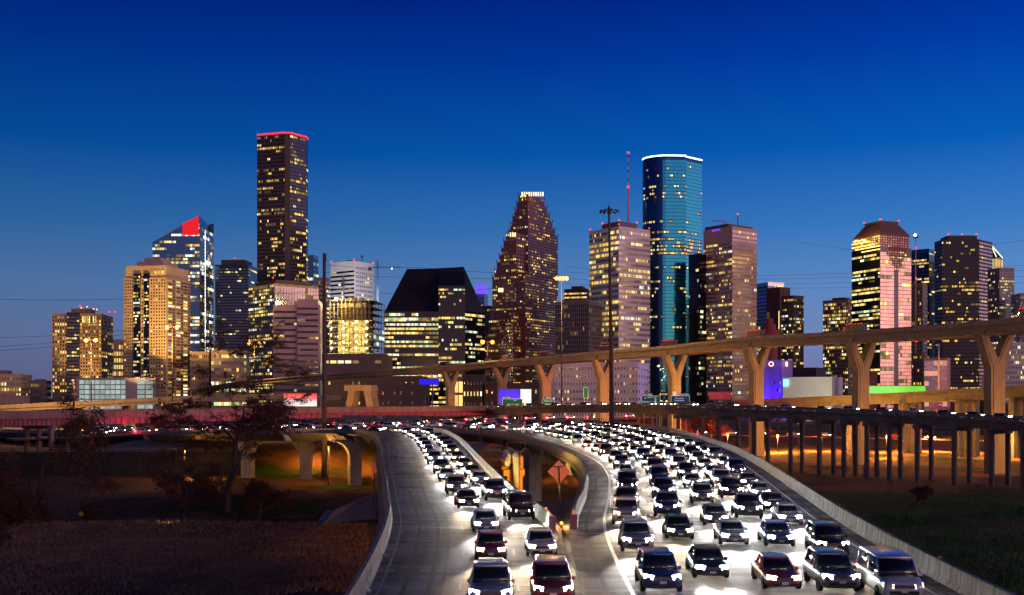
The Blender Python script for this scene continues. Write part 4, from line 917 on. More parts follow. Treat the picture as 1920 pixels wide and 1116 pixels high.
arch_pier(-58.5, 303, R(2), 'middle arched pier under the left deck', r=6.2)
arch_pier(-76, 307, R(-20), 'leftmost arched pier under the left deck, beside the bare tree', r=5.5)
arch_pier(4.5, 236, R(35), 'square pier behind the diamond sign between the two carriageways', w=3.4, r=1.2)
arch_pier(-10, 262, R(40), 'broad pier deep in shadow between the two carriageways', w=3.4, r=3)
arch_pier(-21, 262, R(40), 'pier hidden in shadow under the left carriageway bend', w=3.4, r=3)
for (E, t0, t1, n_, s_) in ((A_, 5.5, 12.2, 9, -1), (C_, 4.2, 8, 6, -1)):
    o = empty('deck_brackets', tuple(ev(E, t0)), 'row of slanted brackets under the overhang of the %s deck edge' % ('left' if E is A_ else 'inner'), 'bracket')
    for k in range(n_):
        t = t0+(t1-t0)*k/(n_-1); a = ev(E, t); b_ = ev(B_ if E is A_ else D_, t); u = (b_-a).normalized(); tg = Vector((-u.y, u.x, 0))*.35
        mb = MB(); p = [a+u*-.45+Vector((0,0,-.5)), a+u*1.6+Vector((0,0,-.9)), a+u*2.65+Vector((0,0,-2.45)), a+u*.4+Vector((0,0,-2.3))]
        mb.add([v-tg for v in p]+[v+tg for v in p], [(0,1,2,3),(7,6,5,4),(0,4,5,1),(1,5,6,2),(2,6,7,3),(3,7,4,0)], 'pier_pale'); mb.build('bracket', None, o)

# ================================================================ HIGH BRIDGE on Y-shaped piers
HBp = [(1990,584,285),(1835,602,324),(1590,620.6,380),(1397,632,430),(1245,648.5,480),(1112,659,530),(1005,669,580),(925,676,640),(830,685,690),(700,694,765),(600,701.5,850),(500,710,970),(430,717.5,1080),(392,725,1180),(384,731,1290)]
HB = [P(*q) for q in HBp]; HB = [tuple(q) for q in HB]
hb = [cr_(HB, (len(HB)-1)*i/160) for i in range(161)]
o = empty('highway_bridge', HB[1], 'long curving high-level concrete bridge carried on Y-shaped piers across the picture', 'bridge')
WID = 11.5
mb = MB(); sweep(mb, hb, [(.3,-1.2),(WID-.3,-1.2),(WID-.3,-1.5),(.3,-1.5)], 'dark_concrete'); mb.build('deck', None, o)
for sd, nm in ((0, 'near'), (WID, 'far')):
    s_ = 1 if sd == 0 else -1
    mb = MB(); sweep(mb, hb, [(sd,-1.55),(sd-.25*s_,-1.0),(sd,0),(sd+.35*s_,0),(sd+.35*s_,-1.55)], 'barrier_concrete'); mb.build('parapet', None, o)
mb = MB(); sweep(mb, hb, [(.45,-1.6),(.45,-2.0),(.75,-2.1),(.75,-4.2),(2.2,-4.2),(2.2,-1.6)], 'pier_concrete'); mb.build('edge_girder', None, o)
mb = MB(); sweep(mb, hb, [(WID-2.2,-1.6),(WID-2.2,-4.2),(WID-.75,-4.2),(WID-.75,-1.6)], 'pier_concrete'); mb.build('edge_girder', None, o)
for k in range(2): mb = MB(); c = 3.9+3.3*k; sweep(mb, hb, [(c-.6,-1.55),(c-.6,-4.1),(c+.6,-4.1),(c+.6,-1.55)], 'pier_concrete'); mb.build('inner_girder', None, o)
ypos = [1,2,3,4,5,6,7,8]
for k in ypos:
    c = Vector(HB[k]); t = (Vector(HB[k+1])-Vector(HB[k-1])); t = Vector((t.x, t.y, 0)).normalized(); e = Vector((t.y, -t.x, 0)); ctr = c+e*WID/2; top = c.z-4.25
    zb = ground_z(ctr.x, ctr.y)-1
    names_ = ['rightmost','second from the right','third from the right','fourth from the right','fourth from the left','third from the left','second from the left','leftmost and reddest']
    y = empty('bridge_pier', (ctr.x, ctr.y, zb), 'tall Y-shaped concrete pier of the high bridge, %s of the eight' % names_[k-1], 'pier', 'Y-shaped piers of the high bridge')
    w = 2.55; zs_ = top-8.6; vi = top-7.2
    outl = [(-w,zb),(-w,zs_-1.4),(-6.1,top),(-3.7,top),(0,vi),(3.7,top),(6.1,top),(w,zs_-1.4),(w,zb)]
    mb = MB(); H_ = 1.6; n_ = len(outl)
    vs_ = [ctr+e*a+t*s-Vector((0,0,ctr.z))+Vector((0,0,z)) for s in (-H_, H_) for a, z in outl]
    tri = [(0,1,7,8),(1,4,7),(1,2,3,4),(4,5,6,7)]
    mb.add(vs_, tri+[tuple(n_+i for i in f)[::-1] for f in tri]+[(i, (i+1) % n_, n_+(i+1) % n_, n_+i) for i in range(n_)], 'pier_concrete'); mb.build('pier_body', None, y)
    mb = MB()   # raised panel on the face, giving the dark outline of the recess
    pan = [(-w+.75,zb),(-w+.75,zs_-1.2),(-5.2,top-.4),(-4.1,top-.4),(0,vi-1.5),(4.1,top-.4),(5.2,top-.4),(w-.75,zs_-1.2),(w-.75,zb)]
    vs_ = [ctr+e*a+t*s-Vector((0,0,ctr.z))+Vector((0,0,z)) for s in (-H_-.22, -H_+.05) for a, z in pan]
    mb.add(vs_, tri+[tuple(n_+i for i in f)[::-1] for f in tri]+[(i, (i+1) % n_, n_+(i+1) % n_, n_+i) for i in range(n_)], 'pier_concrete'); mb.build('raised_panel', None, y)
    if k < 8:   # halving joint in the girder near each pier
        mb = MB(); g = c+e*.62-t*3
        for a_, z_, sx_, sz_ in ((0,-2.3,.25,.9),(.5,-2.8,1.2,.2),(1,-3.4,.25,1.3)): mb.box(tuple(g+t*a_+Vector((0,0,z_))), (.3, sx_, sz_), 'steel_dark', math.atan2(t.y, t.x)-R(90))
        mb.build('girder_joint', None, o)
# A-frame straddle pier under the far left stretch
y = empty('bridge_pier', tuple(P(672, 762, 700)), 'squat trapezoid portal pier of two leaning legs left of the Y-shaped piers', 'pier')
dd = 640
def pp_(px, py, d=dd): v = P(px, py, d); return (v.x, v.z)
for nm, poly in (('crossbeam', [(646,722),(645,733),(698,733),(695,722)]), ('leg', [(653,733),(646,775),(657,775),(664,733)]), ('leg', [(682,733),(689,775),(702,775),(694,733)])):
    mb = MB(); q = [pp_(*a) for a in poly]; mb.add([(a, dd, z) for a, z in q]+[(a+3, dd+6, z) for a, z in q], [(0,1,2,3),(7,6,5,4),(0,4,5,1),(1,5,6,2),(2,6,7,3),(3,7,4,0)], 'pier_concrete'); mb.build(nm, None, y)

# ================================================================ generic viaduct
def viaduct(name, label, pts, top_off=0, wid=10, par=1.1, gird=2.4, m='concrete', mg=None, cols=None, colw=1.3, base=None, caps=True, slots=False, n=120, side=1, gm=None):
    """pts: near parapet top (world). side=+1 : deck lies to the right of travel"""
    c = [cr_([tuple(p) for p in pts], (len(pts)-1)*i/n) for i in range(n+1)]
    o = empty(name, tuple(pts[0]), label, 'bridge')
    w = wid*side
    mb = MB()
    if slots:
        sweep(mb, c, [(0,-.42),(0,0),(.25*side,0),(.25*side,-.42)], m)
        s = 0
        for i in range(n):
            L_ = (c[i+1]-c[i]).length; k = 0
            while s < L_:
                q = c[i]+(c[i+1]-c[i])*s/L_; t = (c[i+1]-c[i]).normalized(); mb.box((q.x, q.y, q.z-.64), (1.6,.3,.5), m, math.atan2(t.y, t.x)); s += 3.3
            s -= L_
    else: sweep(mb, c, [(0,-par-.3),(0,0),(.3*side,0),(.3*side,-par-.3)], m)
    mb.build('parapet', None, o)
    mb = MB(); sweep(mb, c, [(w,-par-.3),(w,0),(w-.3*side,0),(w-.3*side,-par-.3)], m); mb.build('parapet', None, o)
    mb = MB(); sweep(mb, c, [(-.1*side,-par-.15),(w,-par-.15),(w,-par-.7),(-.1*side,-par-.7)], m); mb.build('deck', None, o)
    for k, f in enumerate((.12,.4,.65,.9)):
        mb = MB(); g = w*f; sweep(mb, c, [(g-.35,-par-.65),(g+.35,-par-.65),(g+.35,-par-.65-gird),(g-.35,-par-.65-gird)], gm or m); mb.build('girder', None, o)
    for t_ in (cols or []):
        q = cr_([tuple(p) for p in pts], t_); q2_ = cr_([tuple(p) for p in pts], t_+.02); t = (q2_-q); t = Vector((t.x, t.y, 0)).normalized(); e = Vector((t.y, -t.x, 0))*side
        zt = q.z-par-.7-gird; ang = math.atan2(e.y, e.x)
        b_ = empty('pier_bent', (q.x, q.y, zt), None, None); b_.parent = o; b_.location = q-Vector(o.location); b_.location.z = zt-o.location.z
        if caps:
            mb = MB(); cc = q+e*wid/2; mb.box((cc.x, cc.y, zt-.6), (wid*1.0, 1.5, 1.2), m, ang); ob = mb.build('cap_beam'); ob.parent = o; ob.data.transform(Matrix.Translation(-Vector(o.location)))
        for f in ((.12,.88) if wid < 12 else (.1,.5,.9)):
            cc = q+e*wid*f; zb = ground_z(cc.x, cc.y)-.5 if base is None else base
            mb = MB(); mb.box((cc.x, cc.y, (zb+zt)/2), (colw, colw, zt-zb), m, ang); ob = mb.build('column'); ob.parent = o; ob.data.transform(Matrix.Translation(-Vector(o.location)))
        bpy.data.objects.remove(b_)
    return o, c
# dark ramp in front, right
RP = [P(1990,789,265), P(1906,783.5,277), P(1700,771.5,300), P(1522,765,318), P(1300,759,350), P(1150,757.5,430), P(1000,760,472), P(900,765,530), P(830,772,600), P(770,778,660)]
ramp_o, rp = viaduct('ramp_bridge', 'dark low ramp bridge on rows of square columns with slotted parapet, right of centre', RP, wid=11.8, gird=2.2, m='dark_concrete', slots=True, par=.72, cols=[.3,.62,.95,1.28,1.6,1.92,2.2,2.45,2.7,2.95,3.2,3.5,3.8,4.2,4.7], colw=1.05, side=1, n=150)
# side street level bridge behind it on the right
V3 = [P(2000,716,385), P(1920,722,400), P(1780,731,430), P(1630,739,465), P(1500,745,500), P(1400,750,560), P(1340,754,640)]
v3_o, v3 = viaduct('ramp_bridge', 'brown mid-level bridge running behind the Y-shaped piers at the right', V3, wid=12, gird=2.6, m='dark_concrete', gm='dark_concrete', cols=[.5,1.2,1.9,2.6,3.3], colw=2.4, side=1)
# pink overpass, left
PK = [P(-120,774,285), P(0,771,304), P(180,770,333), P(400,767,374), P(600,764,430), P(850,762,500), P(1000,761,560)]
pk_o, pk = viaduct('overpass', 'pink lit steel-girder overpass crossing the left half behind the bare trees', PK, wid=14, gird=2.1, m='rose_glow_concrete', gm='glow_and_board_pink', cols=[.35,1.0,1.6,1.98,2.6], colw=1.2, base=-2, side=-1, par=1.6)
mb = MB()
for i in range(2, 119):
    q = pk[i]; t = (pk[i+1]-pk[i]); t = Vector((t.x, t.y, 0)).normalized()
    e = Vector((t.y, -t.x, 0)); mb.box(tuple(q-e*1.22+Vector((0,0,-3.35))), (.16,.16,2.0), 'steel_dark', math.atan2(t.y, t.x))
ob = mb.build('web_stiffeners'); ob.parent = pk_o; ob.data.transform(Matrix.Translation(-Vector(pk_o.location)))
# orange ramp, far left
OR = [P(-120,764,500), P(0,760,510), P(100,755,525), P(200,751,545), P(300,746,570), P(400,741,610), P(500,739,680), P(640,742,800)]
or_o, orr = viaduct('ramp_bridge', 'orange lit curved ramp bridge crossing the far left in front of the parking garage', OR, wid=9, gird=1.5, m='pier_concrete', cols=[.5,1.4,2.6,3.5,4.4], colw=2.2, side=-1, base=-2)

# ================================================================ retaining wall, slopes left
mb = MB(); mb.box((-121, 318.5, -1.6), (84, 1.2, 9.4), mat('black_streaked', (.035,.032,.03), .95, .4, .2, stain=.4)); tag(mb.build('retaining_wall', None, None, loc=(-121,318.5,-6)), 'long dark retaining wall with fence below the pink overpass, left', 'wall')  # near-black base colour with vertical streaks
o = empty('railing', (-121, 318, 3.1), 'thin metal railing on top of the dark retaining wall', 'railing'); mb = MB()
for k in range(43): mb.tube([(-162+k*2, 318.3, 3.1), (-162+k*2, 318.3, 4.3)], .035, 'steel_pale', 4)
mb.build('posts', None, o); mb = MB(); mb.tube([(-162,318.3,4.3),(-79,318.3,4.3)], .045, 'steel_pale', 4); mb.tube([(-162,318.3,3.7),(-79,318.3,3.7)], .03, 'steel_pale', 4); mb.build('rail', None, o)
mb = MB(); mb.add([(-132,320,3.1),(-78,320,3.1),(-88,331,6.0),(-118,334,6.0)], [(0,1,2,3)], 'concrete')
mb.add([(-132,320,2.5),(-78,320,2.5),(-88,331,5.4),(-118,334,5.4)], [(3,2,1,0)], 'concrete'); tag(mb.build('slope_paving', None), kind='structure')
mb = MB(); mb.add([P(603,984,192), P(630,955,202), P(706,922,150), P(706,972,132)], [(0,1,2,3)], 'dark_concrete'); mb.add([P(590,984,191.5), P(612,957,201.5), P(630,955.5,201.5), P(603,984.5,191.5)], [(0,1,2,3)], 'pier_pale'); tag(mb.build('slope_paving', None), kind='structure')

# ================================================================ TRAFFIC
def car_paint(nm, col, metal=.3):
    m, n, l, b = principled(nm); MATS[nm] = m
    b.inputs['Base Color'].default_value = (*col, 1); b.inputs['Metallic'].default_value = metal; b.inputs['Roughness'].default_value = .3; b.inputs['Coat Weight'].default_value = .8
    return m
PAINT = {'white': (.75,.75,.73), 'silver': (.42,.43,.45), 'grey': (.14,.145,.15), 'black': (.012,.012,.014), 'red': (.32,.02,.02), 'blue': (.03,.07,.22), 'beige': (.38,.33,.25), 'green': (.02,.08,.05)}
for k_, c_ in PAINT.items(): car_paint('car_'+k_, c_)
m, n, l, b = principled('car_glass'); MATS['car_glass'] = m; b.inputs['Base Color'].default_value = (.012,.014,.018,1); b.inputs['Roughness'].default_value = .06; b.inputs['Coat Weight'].default_value = .5
def sub(mb, name, m, parent, lv=1):
    me = mb.mesh('tmp', m); o = bpy.data.objects.new('tmp', me); COL.objects.link(o); md = o.modifiers.new('s', 'SUBSURF'); md.levels = lv; md.render_levels = lv
    bpy.context.view_layer.update(); me2 = bpy.data.meshes.new_from_object(o.evaluated_get(bpy.context.evaluated_depsgraph_get())); bpy.data.objects.remove(o)
    me2.name = name
    for p in me2.polygons: p.use_smooth = True
    q = bpy.data.objects.new(name, me2); COL.objects.link(q); q.parent = parent; return q
KIND = {  # stations: y, half width, z low, z belt ; cabin bottom y0,y1 top y0,y1 z_top ; length
 'sedan': dict(st=[(-2.36,.62,.32,.55),(-2.28,.78,.24,.68),(-2.0,.88,.20,.76),(-1.3,.91,.20,.84),(-.95,.91,.20,.90),(0,.92,.20,.93),(1.2,.92,.20,.96),(1.75,.90,.22,1.0),(2.2,.86,.28,.98),(2.34,.76,.36,.9)], cab=(-1.0,1.75,-.25,1.15,1.43,.78,.60), zb=.90, hl=.66, ax=1.40, r=.33),
 'suv':   dict(st=[(-2.36,.70,.36,.80),(-2.3,.84,.30,.92),(-2.05,.94,.26,1.0),(-1.3,.97,.26,1.06),(-.95,.97,.26,1.08),(0,.98,.26,1.10),(1.4,.98,.26,1.12),(2.1,.96,.28,1.12),(2.3,.90,.34,1.08),(2.36,.84,.4,1.0)], cab=(-1.05,2.2,-.4,1.95,1.76,.86,.70), zb=1.06, hl=.84, ax=1.42, r=.38),
 'pickup':dict(st=[(-2.8,.78,.42,.92),(-2.74,.92,.36,1.04),(-2.5,.99,.32,1.12),(-1.6,1.0,.32,1.17),(-1.2,1.0,.32,1.18),(0,1.0,.32,1.18),(.9,1.0,.32,1.18),(2.4,1.0,.34,1.18),(2.78,.98,.38,1.16),(2.84,.92,.44,1.1)], cab=(-1.25,.85,-.6,.6,1.86,.88,.74), zb=1.15, hl=.94, ax=1.75, r=.41),
 'van':   dict(st=[(-2.5,.74,.36,.86),(-2.42,.90,.30,1.0),(-2.1,.97,.28,1.12),(-1.7,.99,.28,1.2),(-1.2,.99,.28,1.25),(0,.99,.28,1.25),(1.4,.99,.28,1.25),(2.3,.98,.30,1.25),(2.48,.95,.36,1.2),(2.52,.9,.42,1.1)], cab=(-1.75,2.42,-1.1,2.3,2.02,.92,.80), zb=1.2, hl=.82, ax=1.55, r=.37)}
def make_car(kind, warm=False, tail=False):
    K = KIND[kind]; r = empty(kind, (0,0,0), None, None, local=True)
    mb = MB(); rings = []
    for y, w, zl, zh in K['st']:
        zm = zl+(zh-zl)*.5; h = [(w*.86,zl),(w*.99,zl+.08),(w,zm),(w*.985,zh-.12),(w*.86,zh)]
        rings.append([(a, y, z) for a, z in h]+[(-a, y, z) for a, z in h[::-1]])
    mb.loft(rings, 'car_white'); body = sub(mb, 'body', None, r)
    y0, y1, t0, t1, zt, wb, wt = K['cab']; zb = K['zb']-.06
    ws = mid_ = None
    mb = MB()
    def rg(f, ex=0): # ring at height fraction f
        z = zb+(zt-zb)*f; ya = y0+(t0-y0)*f; yb = y1+(t1-y1)*f; w = wb+(wt-wb)*f
        return [(-w+.1,ya-.02,z),(w-.1,ya-.02,z),(w,ya+.22,z),(w,yb-.2,z),(w-.1,yb,z),(-w+.1,yb,z),(-w,yb-.2,z),(-w,ya+.22,z)]
    mb.loft([rg(0), rg(.45), rg(.9)], 'car_glass'); mb.build('windows', None, r)
    mb = MB(); a = rg(.88); c = [(x*.93, y*(1)+(.08 if y < (t0+t1)/2 else -.08), zt) for x, y, z in a]; a2 = [(x*1.012, y, z) for x, y, z in a]; a3 = [(x*1.012, y, z+.07) for x, y, z in a]
    mb.loft([a2, a3, c], 'car_white'); g0 = rg(0); g9 = rg(.9)
    for i in (2, 3, 6, 7): mb.tube([Vector(g0[i])*1.006, Vector(g9[i])*1.006], .05, 'car_white', 5)
    for s in (-1, 1):
        yy = (y0+y1)/2; mb.tube([(s*wb*1.0, yy, zb), (s*(wt+(wb-wt)*.1), yy, zb+(zt-zb)*.9)], .045, 'car_white', 4)
    mb.build('roof', None, r)
    f = K['st'][0]; yf = K['st'][1][0]; yb_ = K['st'][-1][0]; W_ = K['st'][2][1]; hl = K['hl']
    for s in (-1, 1):
        mb = MB(); mb.hull([(s*(W_-.50), yf-.10, hl-.09), (s*(W_-.06), yf+.10, hl-.06), (s*(W_-.06), yf+.3, hl-.06), (s*(W_-.5), yf+.2, hl-.09)], [(s*(W_-.50), yf-.05, hl+.08), (s*(W_-.06), yf+.16, hl+.12), (s*(W_-.06), yf+.3, hl+.12), (s*(W_-.5), yf+.2, hl+.08)], 'headlight_warm' if warm else 'headlight_glass'); mb.build('headlight', None, r)
        mb = MB(); mb.box((s*(W_-.2), yb_-.03, K['zb']-.18), (.30,.14,.2), 'tail_glass'); mb.build('tail_light', None, r)
        mb = MB(); mb.lathe([(.02,-.07),(.07,-.07),(.10,0),(.09,.09),(.02,.1)], (0,0,0), 'car_white', 8, 'x'); mb.box((s*0,0,0), (.02,.02,.02), 'black_plastic'); o = mb.build('mirror', None, r); o.location = (s*(wb+.12), y0+.35, K['zb']+.02)
        for ya in (-K['ax'], K['ax']):
            mb = MB(); R_ = K['r']; mb.lathe([(R_*.62,-.10),(R_*.93,-.11),(R_,-.07),(R_,.07),(R_*.93,.11),(R_*.62,.10),(R_*.6,0)], (0,0,0), 'tyre', 16, 'x'); w_ = mb.build('wheel', None, r); w_.location = (s*(W_-.05), ya, R_)
            mb = MB(); mb.lathe([(.03,.07*s),(R_*.3,.08*s),(R_*.62,.06*s),(R_*.64,.10*s)], (0,0,0), 'rim', 10, 'x'); q = mb.build('rim', None, w_)
    mb = MB(); mb.box((0, yf-.05, hl-.02), (1.0*W_, .12, .15), 'black_plastic'); 
    for k in range(3): mb.box((0, yf-.115, hl-.07+k*.05), (.96*W_, .012, .014), 'rim')
    mb.build('grille', None, r)
    mb = MB(); mb.box((0, yf-.02, hl-.30), (1.35*W_, .14, .16), 'black_plastic'); mb.build('air_intake', None, r)
    mb = MB(); mb.box((0, yf-.13, hl-.22), (.32, .02, .13), 'stone_white'); mb.build('number_plate', None, r)
    return r
def slim(kind, warm=False):
    """far version: body with dark glasshouse, and lamps"""
    r = make_car(kind, warm)
    for c in kids(r):
        if c.name.split('.')[0] in ('mirror', 'number_plate', 'air_intake'): bpy.data.objects.remove(c)
        elif c.name.split('.')[0] == 'wheel':
            for q in kids(c): bpy.data.objects.remove(q)
    return r
protos = {(k, w): make_car(k, w) for k in KIND for w in (False, True)}; far_p = {(k, w): slim(k, w) for k in KIND for w in (False, True)}
for o in [q for r in list(protos.values())+list(far_p.values()) for q in kids(r)]:
    for s in o.material_slots:
        if s.material and s.material.name == 'car_white': s.link = 'OBJECT'; s.material = MATS['car_white']
pmap = {}
for r in list(protos.values())+list(far_p.values()): treemap(r, pmap)
beam = {}
def beam_data(en, warm):
    if (en, warm) not in beam:
        l = bpy.data.lights.new('headlamp_beam', 'SPOT'); l.energy = en; l.color = (1,.80,.52) if warm else (1,.96,.90); l.spot_size = R(34); l.spot_blend = .55; l.shadow_soft_size = .25; beam[en, warm] = l
    return beam[en, warm]
ORD = ['first','second','third','fourth','fifth','sixth','seventh','eighth','ninth','tenth','eleventh','twelfth','thirteenth','fourteenth','fifteenth','sixteenth','seventeenth','eighteenth','nineteenth','twentieth']+['%dth' % i for i in range(21, 80)]
def place_car(p, tdir, kind, col, label, group, far=False, light=0, warm=False, pitch=0):
    src = (far_p if far else protos)[kind, warm]
    c = copy_tree(src, pmap); c.name = kind+'_car' if kind in ('sedan',) else kind
    c.location = p; c.rotation_euler = (0, 0, math.atan2(tdir.y, tdir.x)+R(90)); c['label'] = label; c['category'] = {'sedan':'car','suv':'car','pickup':'pickup truck','van':'van'}[kind]; c['group'] = group
    for q in c.children_recursive:
        for s in q.material_slots:
            if s.link == 'OBJECT': s.material = MATS['car_'+col]
    if light:
        for sx_ in ((-.62, .62) if p.y < 190 else (0,)):
            o = bpy.data.objects.new('headlamp_beam', beam_data(light*(.6 if sx_ else 1), warm)); COL.objects.link(o); o.parent = c; o.location = (sx_,-KIND[kind]['ax']-1.2,.75); o.rotation_euler = (R(84),0,R(180))
    return c
random.seed(11)
def traffic(E0, E1, f_near, f_far, t0, t1, gap, lane, side, near_lim=150, far_lim=330, power=7000):
    pts = []; n = 1500
    for i in range(n+1):
        t = t0+(t1-t0)*i/n; k = min(1, max(0, (t-1.5)/5)); f = f_near+(f_far-f_near)*k
        pts.append(lane_pt(E0, E1, t, f))
    s = 0; nxt = random.uniform(0, gap*.6); idx = 0
    for i in range(1, n+1):
        s += (pts[i]-pts[i-1]).length
        if s >= nxt:
            d = pts[i].y; kind = random.choices(['sedan','suv','pickup','van'], [6,3,2,2])[0]; col = random.choices(list(PAINT), [4,5,5,5,1.6,1.6,1,.5])[0]
            tdir = (pts[i-1]-pts[i]); lab = '%s %s, %s from the bottom in the %s of the %s carriageway' % (col, kind if kind != 'suv' else 'sport utility car', ORD[idx], lane, side)
            far = (pts[i].length > near_lim)
            lt = power if pts[i].y < far_lim else 0
            place_car(pts[i], tdir, kind, col, lab, 'vehicles driving towards the viewer with headlights on', far, lt, random.random() < .42)
            idx += 1; nxt = s+gap*random.uniform(.72, 1.4)*(1 if s < 250 else .8)
LN = ['leftmost lane','second lane','third lane','fourth lane','rightmost lane']
for k, (fn, ff) in enumerate(((.20,.22),(.36,.36),(.52,.50),(.66,.64),(.78,.78))): traffic(C_, D_, fn, ff, 1.15, 13.2, 12.5, LN[k], 'right')
for k, (fn, ff) in enumerate(((.60,.50),(.86,.74))): traffic(A_, B_, fn, ff, 1.1, 13.2, 13.5, ['left lane','right lane'][k], 'left')
# ramp traffic
s = 0; idx = 0; nxt = 0
for i in range(1, len(rp)-1):
    s += (rp[i]-rp[i-1]).length
    if s > nxt and i > 2:
        t = (rp[i-1]-rp[i]); t = Vector((t.x, t.y, 0)).normalized(); e = Vector((-t.y, t.x, 0)); c_ = rp[i]
        e = Vector(((rp[i+1]-rp[i]).y, -(rp[i+1]-rp[i]).x, 0)).normalized()
        p = c_+e*2.6+Vector((0,0,-.85)); kind = random.choice(['sedan','suv','pickup','suv']); col = random.choice(['white','silver','grey','black'])
        place_car(p, t, kind, col, '%s %s, %s from the right on the dark ramp bridge' % (col, kind if kind != 'suv' else 'sport utility car', ORD[idx]), 'vehicles on the dark ramp bridge', True, 4000 if i < 110 else 0, idx % 3 == 0); idx += 1; nxt = s+random.uniform(6.4,9)
# trucks and red tail lamps on the high bridge
def make_truck():
    r = empty('box_truck', (0,0,0), None, None, local=True)
    mb = MB(); mb.box((0,1.2,2.35), (2.5,8,2.9), 'steel_dark'); mb.build('cargo_box', None, r)
    mb = MB(); mb.hull([(-1.15,-4.9,.7),(1.15,-4.9,.7),(1.15,-3.0,.7),(-1.15,-3.0,.7)], [(-1.05,-4.3,2.7),(1.05,-4.3,2.7),(1.05,-3.0,2.8),(-1.05,-3.0,2.8)], 'car_red'); mb.build('cab', None, r)
    for y in (-4,2.6,4): 
        for s_ in (-1,1): mb = MB(); mb.lathe([(.1,-.14),(.5,-.14),(.5,.14),(.1,.14)], (s_*1.05,y,.5), 'tyre', 12, 'x'); mb.build('wheel', None, r)
    mb = MB(); mb.box((0,.6,.85), (.9,9,.25), 'steel_dark'); mb.build('chassis', None, r)
    for k in range(6):
        for s_ in (-1,1): mb = MB(); mb.box((s_*1.27,-2.4+k*1.5,3.72), (.06,.5,.12), 'tail_glass'); mb.build('marker_lamp', None, r)
    for s_ in (-1,1): mb = MB(); mb.box((s_*1,5.22,1.1), (.35,.06,.3), 'tail_glass'); mb.build('tail_light', None, r)
    for s_ in (-1,1): mb = MB(); mb.box((s_*.85,-4.9,1.0), (.35,.06,.22), 'headlight_glass'); mb.build('headlight', None, r)
    return r
tr = make_truck(); tmap = treemap(tr)
s = 0; nxt = 20; idx = 0
for i in range(1, 95):
    s += (hb[i]-hb[i-1]).length
    if s > nxt:
        t = (hb[i+1]-hb[i]); t = Vector((t.x, t.y, 0)).normalized(); e = Vector((t.y, -t.x, 0)); c = copy_tree(tr, tmap) if idx else tr
        c.location = hb[i]+e*3.3+Vector((0,0,-1.18)); c.rotation_euler = (0,0,math.atan2(t.y,t.x)+R(90)); c.name = 'box_truck'
        tag(c, 'dark box truck with red marker lamps on the high bridge, %s from the right' % ORD[idx], 'truck', 'box trucks on the high bridge'); idx += 1; nxt = s+random.uniform(45,80)
# brake-light queue on the road in front of the pink overpass, and on the frontage road under the high bridge
mb = MB(); fr = [Vector((-160,300,6.1))+Vector((1,.62,0))*k for k in range(0,130,10)]
def queue(pts, label, group, gap, power, n=99):
    idx = 0; s = 0; nxt = 0
    for i in range(1, len(pts)):
        s += (pts[i]-pts[i-1]).length
        if s >= nxt and idx < n:
            t = (pts[i]-pts[i-1]); kind = random.choice(['sedan','suv','pickup']); col = random.choice(['white','silver','grey','black','red'])
            c = place_car(pts[i], t, kind, col, '%s %s with red tail lights, %s %s' % (col, kind, ORD[idx], label), group, True, 0)
            l = lamp(c, (0, 2.9, .9), power, (1,.03,.06), .3, name='tail_glow'); idx += 1; nxt = s+gap
# frontage street beyond: between creek wall and overpass
fs_pts = [Vector((-150+k*1.2, 322+k*1.02-6, 3.4)) for k in range(0, 110)]
def strip_road(name, pts, w, m='road_surface'):
    mb = MB(); sweep(mb, pts, [(-w/2,0),(w/2,0),(w/2,-.5),(-w/2,-.5)], m); return tag(mb.build(name), kind='structure')
st = [Vector((-150,318,7.2)), Vector((-110,352,8.0)), Vector((-70,395,8.6)), Vector((-30,450,9)), Vector((30,520,9)), Vector((110,600,9)), Vector((220,660,9))]
st = [cr_([tuple(q) for q in st], 6*i/160) for i in range(161)]
strip_road('frontage_road', st, 9)
st2 = [q+Vector((0,0,.03)) for q in st[14:120:1]]
queue(st2, 'from left on the frontage road by the overpass', 'vehicles queuing with brake lights on the frontage road', 13, 1300)
rd = [Vector((55+k*1.6, 560-k*1.1, 1.2)) for k in range(0, 100)]
strip_road('side_road', rd, 8)
queue([q+Vector((0,0,.03)) for q in rd], 'from left on the side road under the bridge', 'vehicles on the side road below the high bridge', 15, 20000)
for r in list(protos.values())+list(far_p.values()):
    for q in list(r.children_recursive): bpy.data.objects.remove(q)
    bpy.data.objects.remove(r)

# ================================================================ LAMPS AND POLES
def street_lamp(px, ytop, ybase, d, label, power, arms=2, rp_=.18, mat_='steel_dark'):
    b = P(px, ybase, d); t = P(px, ytop, d); o = empty('street_lamp', tuple(b), label, 'street lamp', 'lit sodium street lamps')
    mb = MB(); mb.tube([b, t], [rp_*1.6*d/450, rp_*d/450], mat_, 8); mb.build('pole', None, o)
    w = 5.5*d/500
    mb = MB(); mb.tube([t+Vector((-w/2,0,-.3)), t+Vector((w/2,0,-.3))], .15*d/450, mat_, 6); mb.build('arm', None, o)
    for s_ in ((-1,-.33,.33,1) if arms == 4 else (-1,1)):
        mb = MB(); c = t+Vector((s_*w*.42,-.3,-.25)); mb.lathe([(.05,.45),(.7*d/500,.25),(.85*d/500,-.15)], tuple(c), 'steel_dark', 10); mb.build('lamp_head', None, o)
        mb = MB(); mb.ball(tuple(c+Vector((0,0,-.3))), .95*d/500, 'sodium_glass', 7); mb.build('lamp_glass', None, o)
    lamp(o, t+Vector((0,-9,-4)), power, (1,.45,.09), 1.0)
    return o
street_lamp(171, 636, 752, 495, 'lit orange street lamp in front of the leftmost apartment tower', 200000)
street_lamp(323, 612, 752, 490, 'lit orange street lamp in front of the cream apartment tower', 200000)
street_lamp(477, 643, 712, 960, 'lit orange street lamp above the left end of the high bridge, left of centre', 150000)
